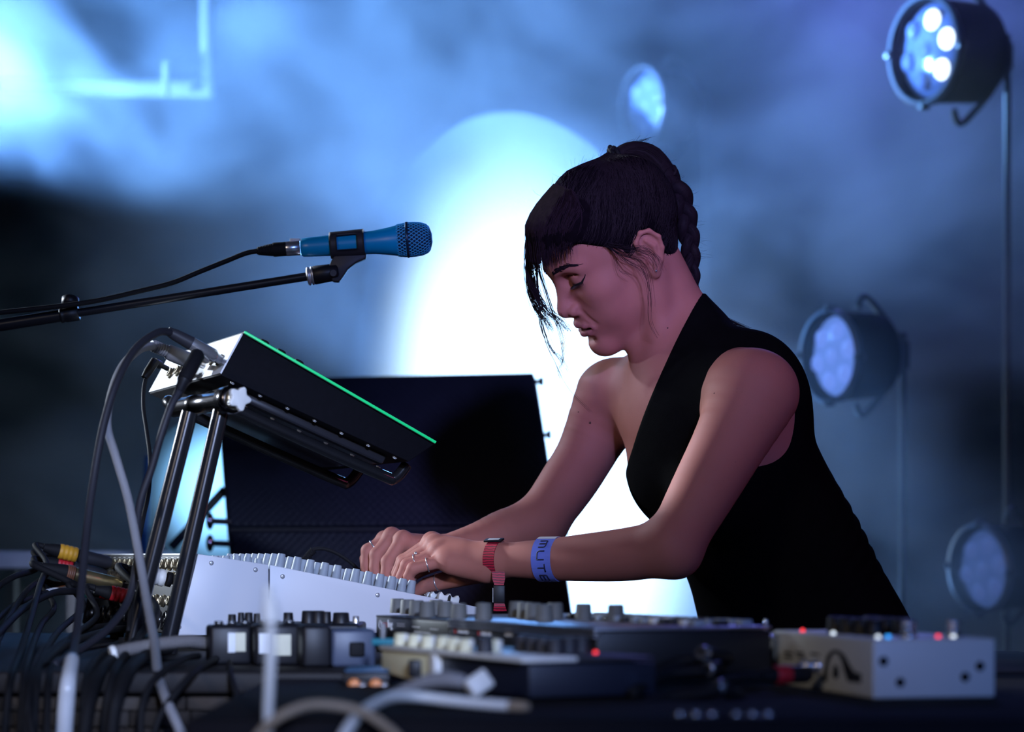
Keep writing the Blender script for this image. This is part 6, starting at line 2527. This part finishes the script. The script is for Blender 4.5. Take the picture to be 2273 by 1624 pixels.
# blocky letters running down round the arm: strokes in (column, row) cells
LET = {
    'M': [((0, 0), (0, 1)), ((0, 1), (0.8, 1)), ((0.5, 0), (0.5, 1)), ((0.8, 1), (1, 0.8)), ((1, 0.8), (1, 0))],
    'U': [((0, 1), (0, 0.2)), ((0, 0.2), (0.2, 0)), ((0.2, 0), (1, 0)), ((1, 0), (1, 1))],
    'T': [((0, 1), (1, 1)), ((0.5, 1), (0.5, 0))],
    'E': [((0, 0), (0, 1)), ((0, 1), (1, 1)), ((0, 0.5), (0.9, 0.5)), ((0, 0), (1, 0))],
    'K': [((0, 0), (0, 1)), ((0, 0.5), (1, 1)), ((0, 0.5), (1, 0))],
}
PRT = mat('navy_print', (0.008, 0.010, 0.05), 0.6)
an0 = 0.62
for ch in 'MUTEK':
    wd = 0.0105 / rb_
    for (x0_, y0_), (x1_, y1_) in LET[ch]:
        n = 5
        mb = MB()
        pts = []
        for i in range(n + 1):
            t_ = i / n
            pts.append(band_pt(blue_fr, an0 + (x0_ + (x1_ - x0_) * t_) * wd, -0.0050 + (y0_ + (y1_ - y0_) * t_) * 0.0098, rb_ + 0.0013))
        # text up = towards the elbow (+arm)
        mb.tube(pts, 0.00095, seg=6, sub=1)
        mb.build('printed_letter', PRT, wb)
    an0 += wd + 0.0052 / rb_
red_fr = band_frame(A(1103, 1243, -0.053), arm_d)


def wavy_red():
    m = mat('red_woven_band', (0.42, 0.008, 0.03), 0.55)
    nt = m.node_tree
    b = nt.nodes['Principled BSDF']
    tc = nt.nodes['Texture Coordinate']
    wv = nt.nodes.new('ShaderNodeTexWave')
    wv.bands_direction = 'Z'
    wv.inputs['Scale'].default_value = 95
    wv.inputs['Distortion'].default_value = 3.0
    wv.inputs['Detail Scale'].default_value = 1.2
    nt.links.new(tc.outputs['Object'], wv.inputs['Vector'])
    mx = nt.nodes.new('ShaderNodeMix')
    mx.data_type = 'RGBA'
    mx.inputs[6].default_value = (0.10, 0.003, 0.012, 1)
    mx.inputs[7].default_value = (0.55, 0.012, 0.045, 1)
    nt.links.new(wv.outputs['Fac'], mx.inputs[0])
    nt.links.new(mx.outputs[2], b.inputs['Base Color'])
    return m


RED = wavy_red()
rw = band('wristband', red_fr, -0.0078, 0.0078, 0.0240, RED, person, 0.0012)
tag(rw, 'red patterned woven wristband')
c = band_pt(red_fr, 1.05, 0, 0.0225)
# hanging end of the band
tail = []
mb = MB()
hang = [A(1106, 1268, -0.080), A(1107, 1285, -0.082), A(1108, 1298, -0.082)]
def ribbon(mb, pts, w, th=0.0012):
    vs, fs = [], []
    for p, ww_ in zip(pts, w):
        for sx_, sy_ in ((-1, -1), (1, -1), (1, 1), (-1, 1)):
            vs.append(Vector(p) + Vector((sx_ * ww_, sy_ * th, 0)))
    for i in range(len(pts) - 1):
        for k in range(4):
            k2 = (k + 1) % 4
            fs.append((4 * i + k, 4 * i + 4 + k, 4 * i + 4 + k2, 4 * i + k2))
    fs += [(0, 1, 2, 3), tuple(4 * (len(pts) - 1) + k for k in (3, 2, 1, 0))]
    mb.add(vs, fs)
ribbon(mb, hang, (0.0080, 0.0080, 0.0060))
mb.build('band_end', RED, rw)
mb = MB()
a = A(1108, 1322, -0.082)
mb.box((a[0] - 0.0075, a[1] - 0.003, a[2] - 0.009), (a[0] + 0.0075, a[1] + 0.003, a[2] + 0.0135), 0.001)
mb.build('slider', M['black'], rw)
mb = MB()
mb.box((a[0] - 0.0082, a[1] - 0.0034, a[2] - 0.008), (a[0] - 0.0076, a[1] + 0.003, a[2] + 0.010))
mb.build('slider_edge', M['white'], rw)
mb = MB()
ribbon(mb, [A(1108, 1335, -0.082), A(1109, 1346, -0.082), A(1110, 1356, -0.080)], (0.0060, 0.0075, 0.0085))
mb.build('band_end', RED, rw)
pc = band_pt(red_fr, 0.30, 0, 0.0268)
mb = MB(orient(pc, (pc - red_fr[0]), arm_d))
mb.box((-0.0125, -0.0055, -0.001), (0.0125, 0.0055, 0.0016), 0.0006)
plate = mb.build('clasp', M['black'], rw)
mb = MB(orient(pc, (pc - red_fr[0]), arm_d))
for k in range(9):
    mb.box((-0.0075 + k * 0.0018, -0.0030, 0.0014), (-0.0063 + k * 0.0018, 0.0028, 0.0019))
mb.build('clasp_print', M['white'], plate)


def ring_on(a, b, t_, r, thick, m=None, bead=False, tilt=(0, 0, 0)):
    a, b = np.array(a), np.array(b)
    c = a + (b - a) * t_
    d = (b - a) / np.linalg.norm(b - a) + np.array(tilt)
    d /= np.linalg.norm(d)
    x = np.cross(d, (0, 1, 0.3))
    x /= np.linalg.norm(x)
    y = np.cross(d, x)
    pts = [Vector(c + (x * math.cos(an) + y * math.sin(an)) * r) for an in np.linspace(0, 2 * PI, 25)]
    mb = MB()
    mb.tube(pts, thick, seg=6, sub=1)
    if bead:
        mb.sphere(c + np.array((0, -0.002, r + 0.001)), 0.0024, seg=10)
    return mb.build('ring', m or M['chrome'], person)


ring_on(A(988, 1243, -0.035), A(917, 1261, -0.034), 0.55, 0.0092, 0.0008)
ring_on(A(973, 1226, -0.019), A(904, 1254, -0.012), 0.72, 0.0096, 0.0008, None, True)
ring_on(A(992, 1287, 0.015), A(948, 1298, 0.026), 0.45, 0.0114, 0.0008)
ring_on(A(852, 1202, 0.098), A(817, 1222, 0.095), 0.66, 0.0102, 0.0011)
ring_on(A(906, 1279, -0.031), A(914, 1294, -0.028), 0.75, 0.0072, 0.0006)

# trousers and boots below the dress, down to the stage floor
leg = Field()
pc_ = A(1800, 1450, 0.150)
leg.ell(pc_ + np.array((0.02, 0.0, -0.07)), (0.125, 0.150, 0.13), None, 0.05)
for s, fx in ((0.085, 0.02), (-0.085, -0.03)):
    hip = pc_ + TL * s * 1.0 + np.array((0.02, 0, -0.08))
    knee = np.array((hip[0] - 0.02 + fx, hip[1] - 0.02, 0.47))
    ank = np.array((hip[0] + 0.03 + fx, hip[1], 0.09))
    leg.chain([hip, knee, ank], [0.085, 0.058, 0.045], 0.04, 4)
pos, quads = surface(leg, (0.15, -0.15, 0.06), (0.75, 0.5, 0.96), 0.010, 8)
link('trousers', np_mesh('trousers', relax(pos, quads, 2, 0.5), quads), person, mat('black_jersey', (0.006, 0.006, 0.007), 0.85))
for s, fx in ((0.085, 0.02), (-0.085, -0.03)):
    hip = pc_ + TL * s + np.array((0.02, 0, -0.08))
    bt = Field()
    bt.cone((hip[0] + 0.03 + fx, hip[1], 0.16), (hip[0] + 0.03 + fx, hip[1], 0.045), 0.046, 0.042, 0.02)
    bt.cone((hip[0] + 0.04 + fx, hip[1], 0.04), (hip[0] - 0.12 + fx, hip[1] - 0.06, 0.032), 0.038, 0.030, 0.02)
    bt.fn(lambda p: -p[:, 2] + 0.001, 0.002, 'i')
    pos, quads = surface(bt, (hip[0] - 0.25, hip[1] - 0.2, -0.02), (hip[0] + 0.2, hip[1] + 0.15, 0.24), 0.008, 8)
    link('boot', np_mesh('boot', pos, quads), person, M['black'])
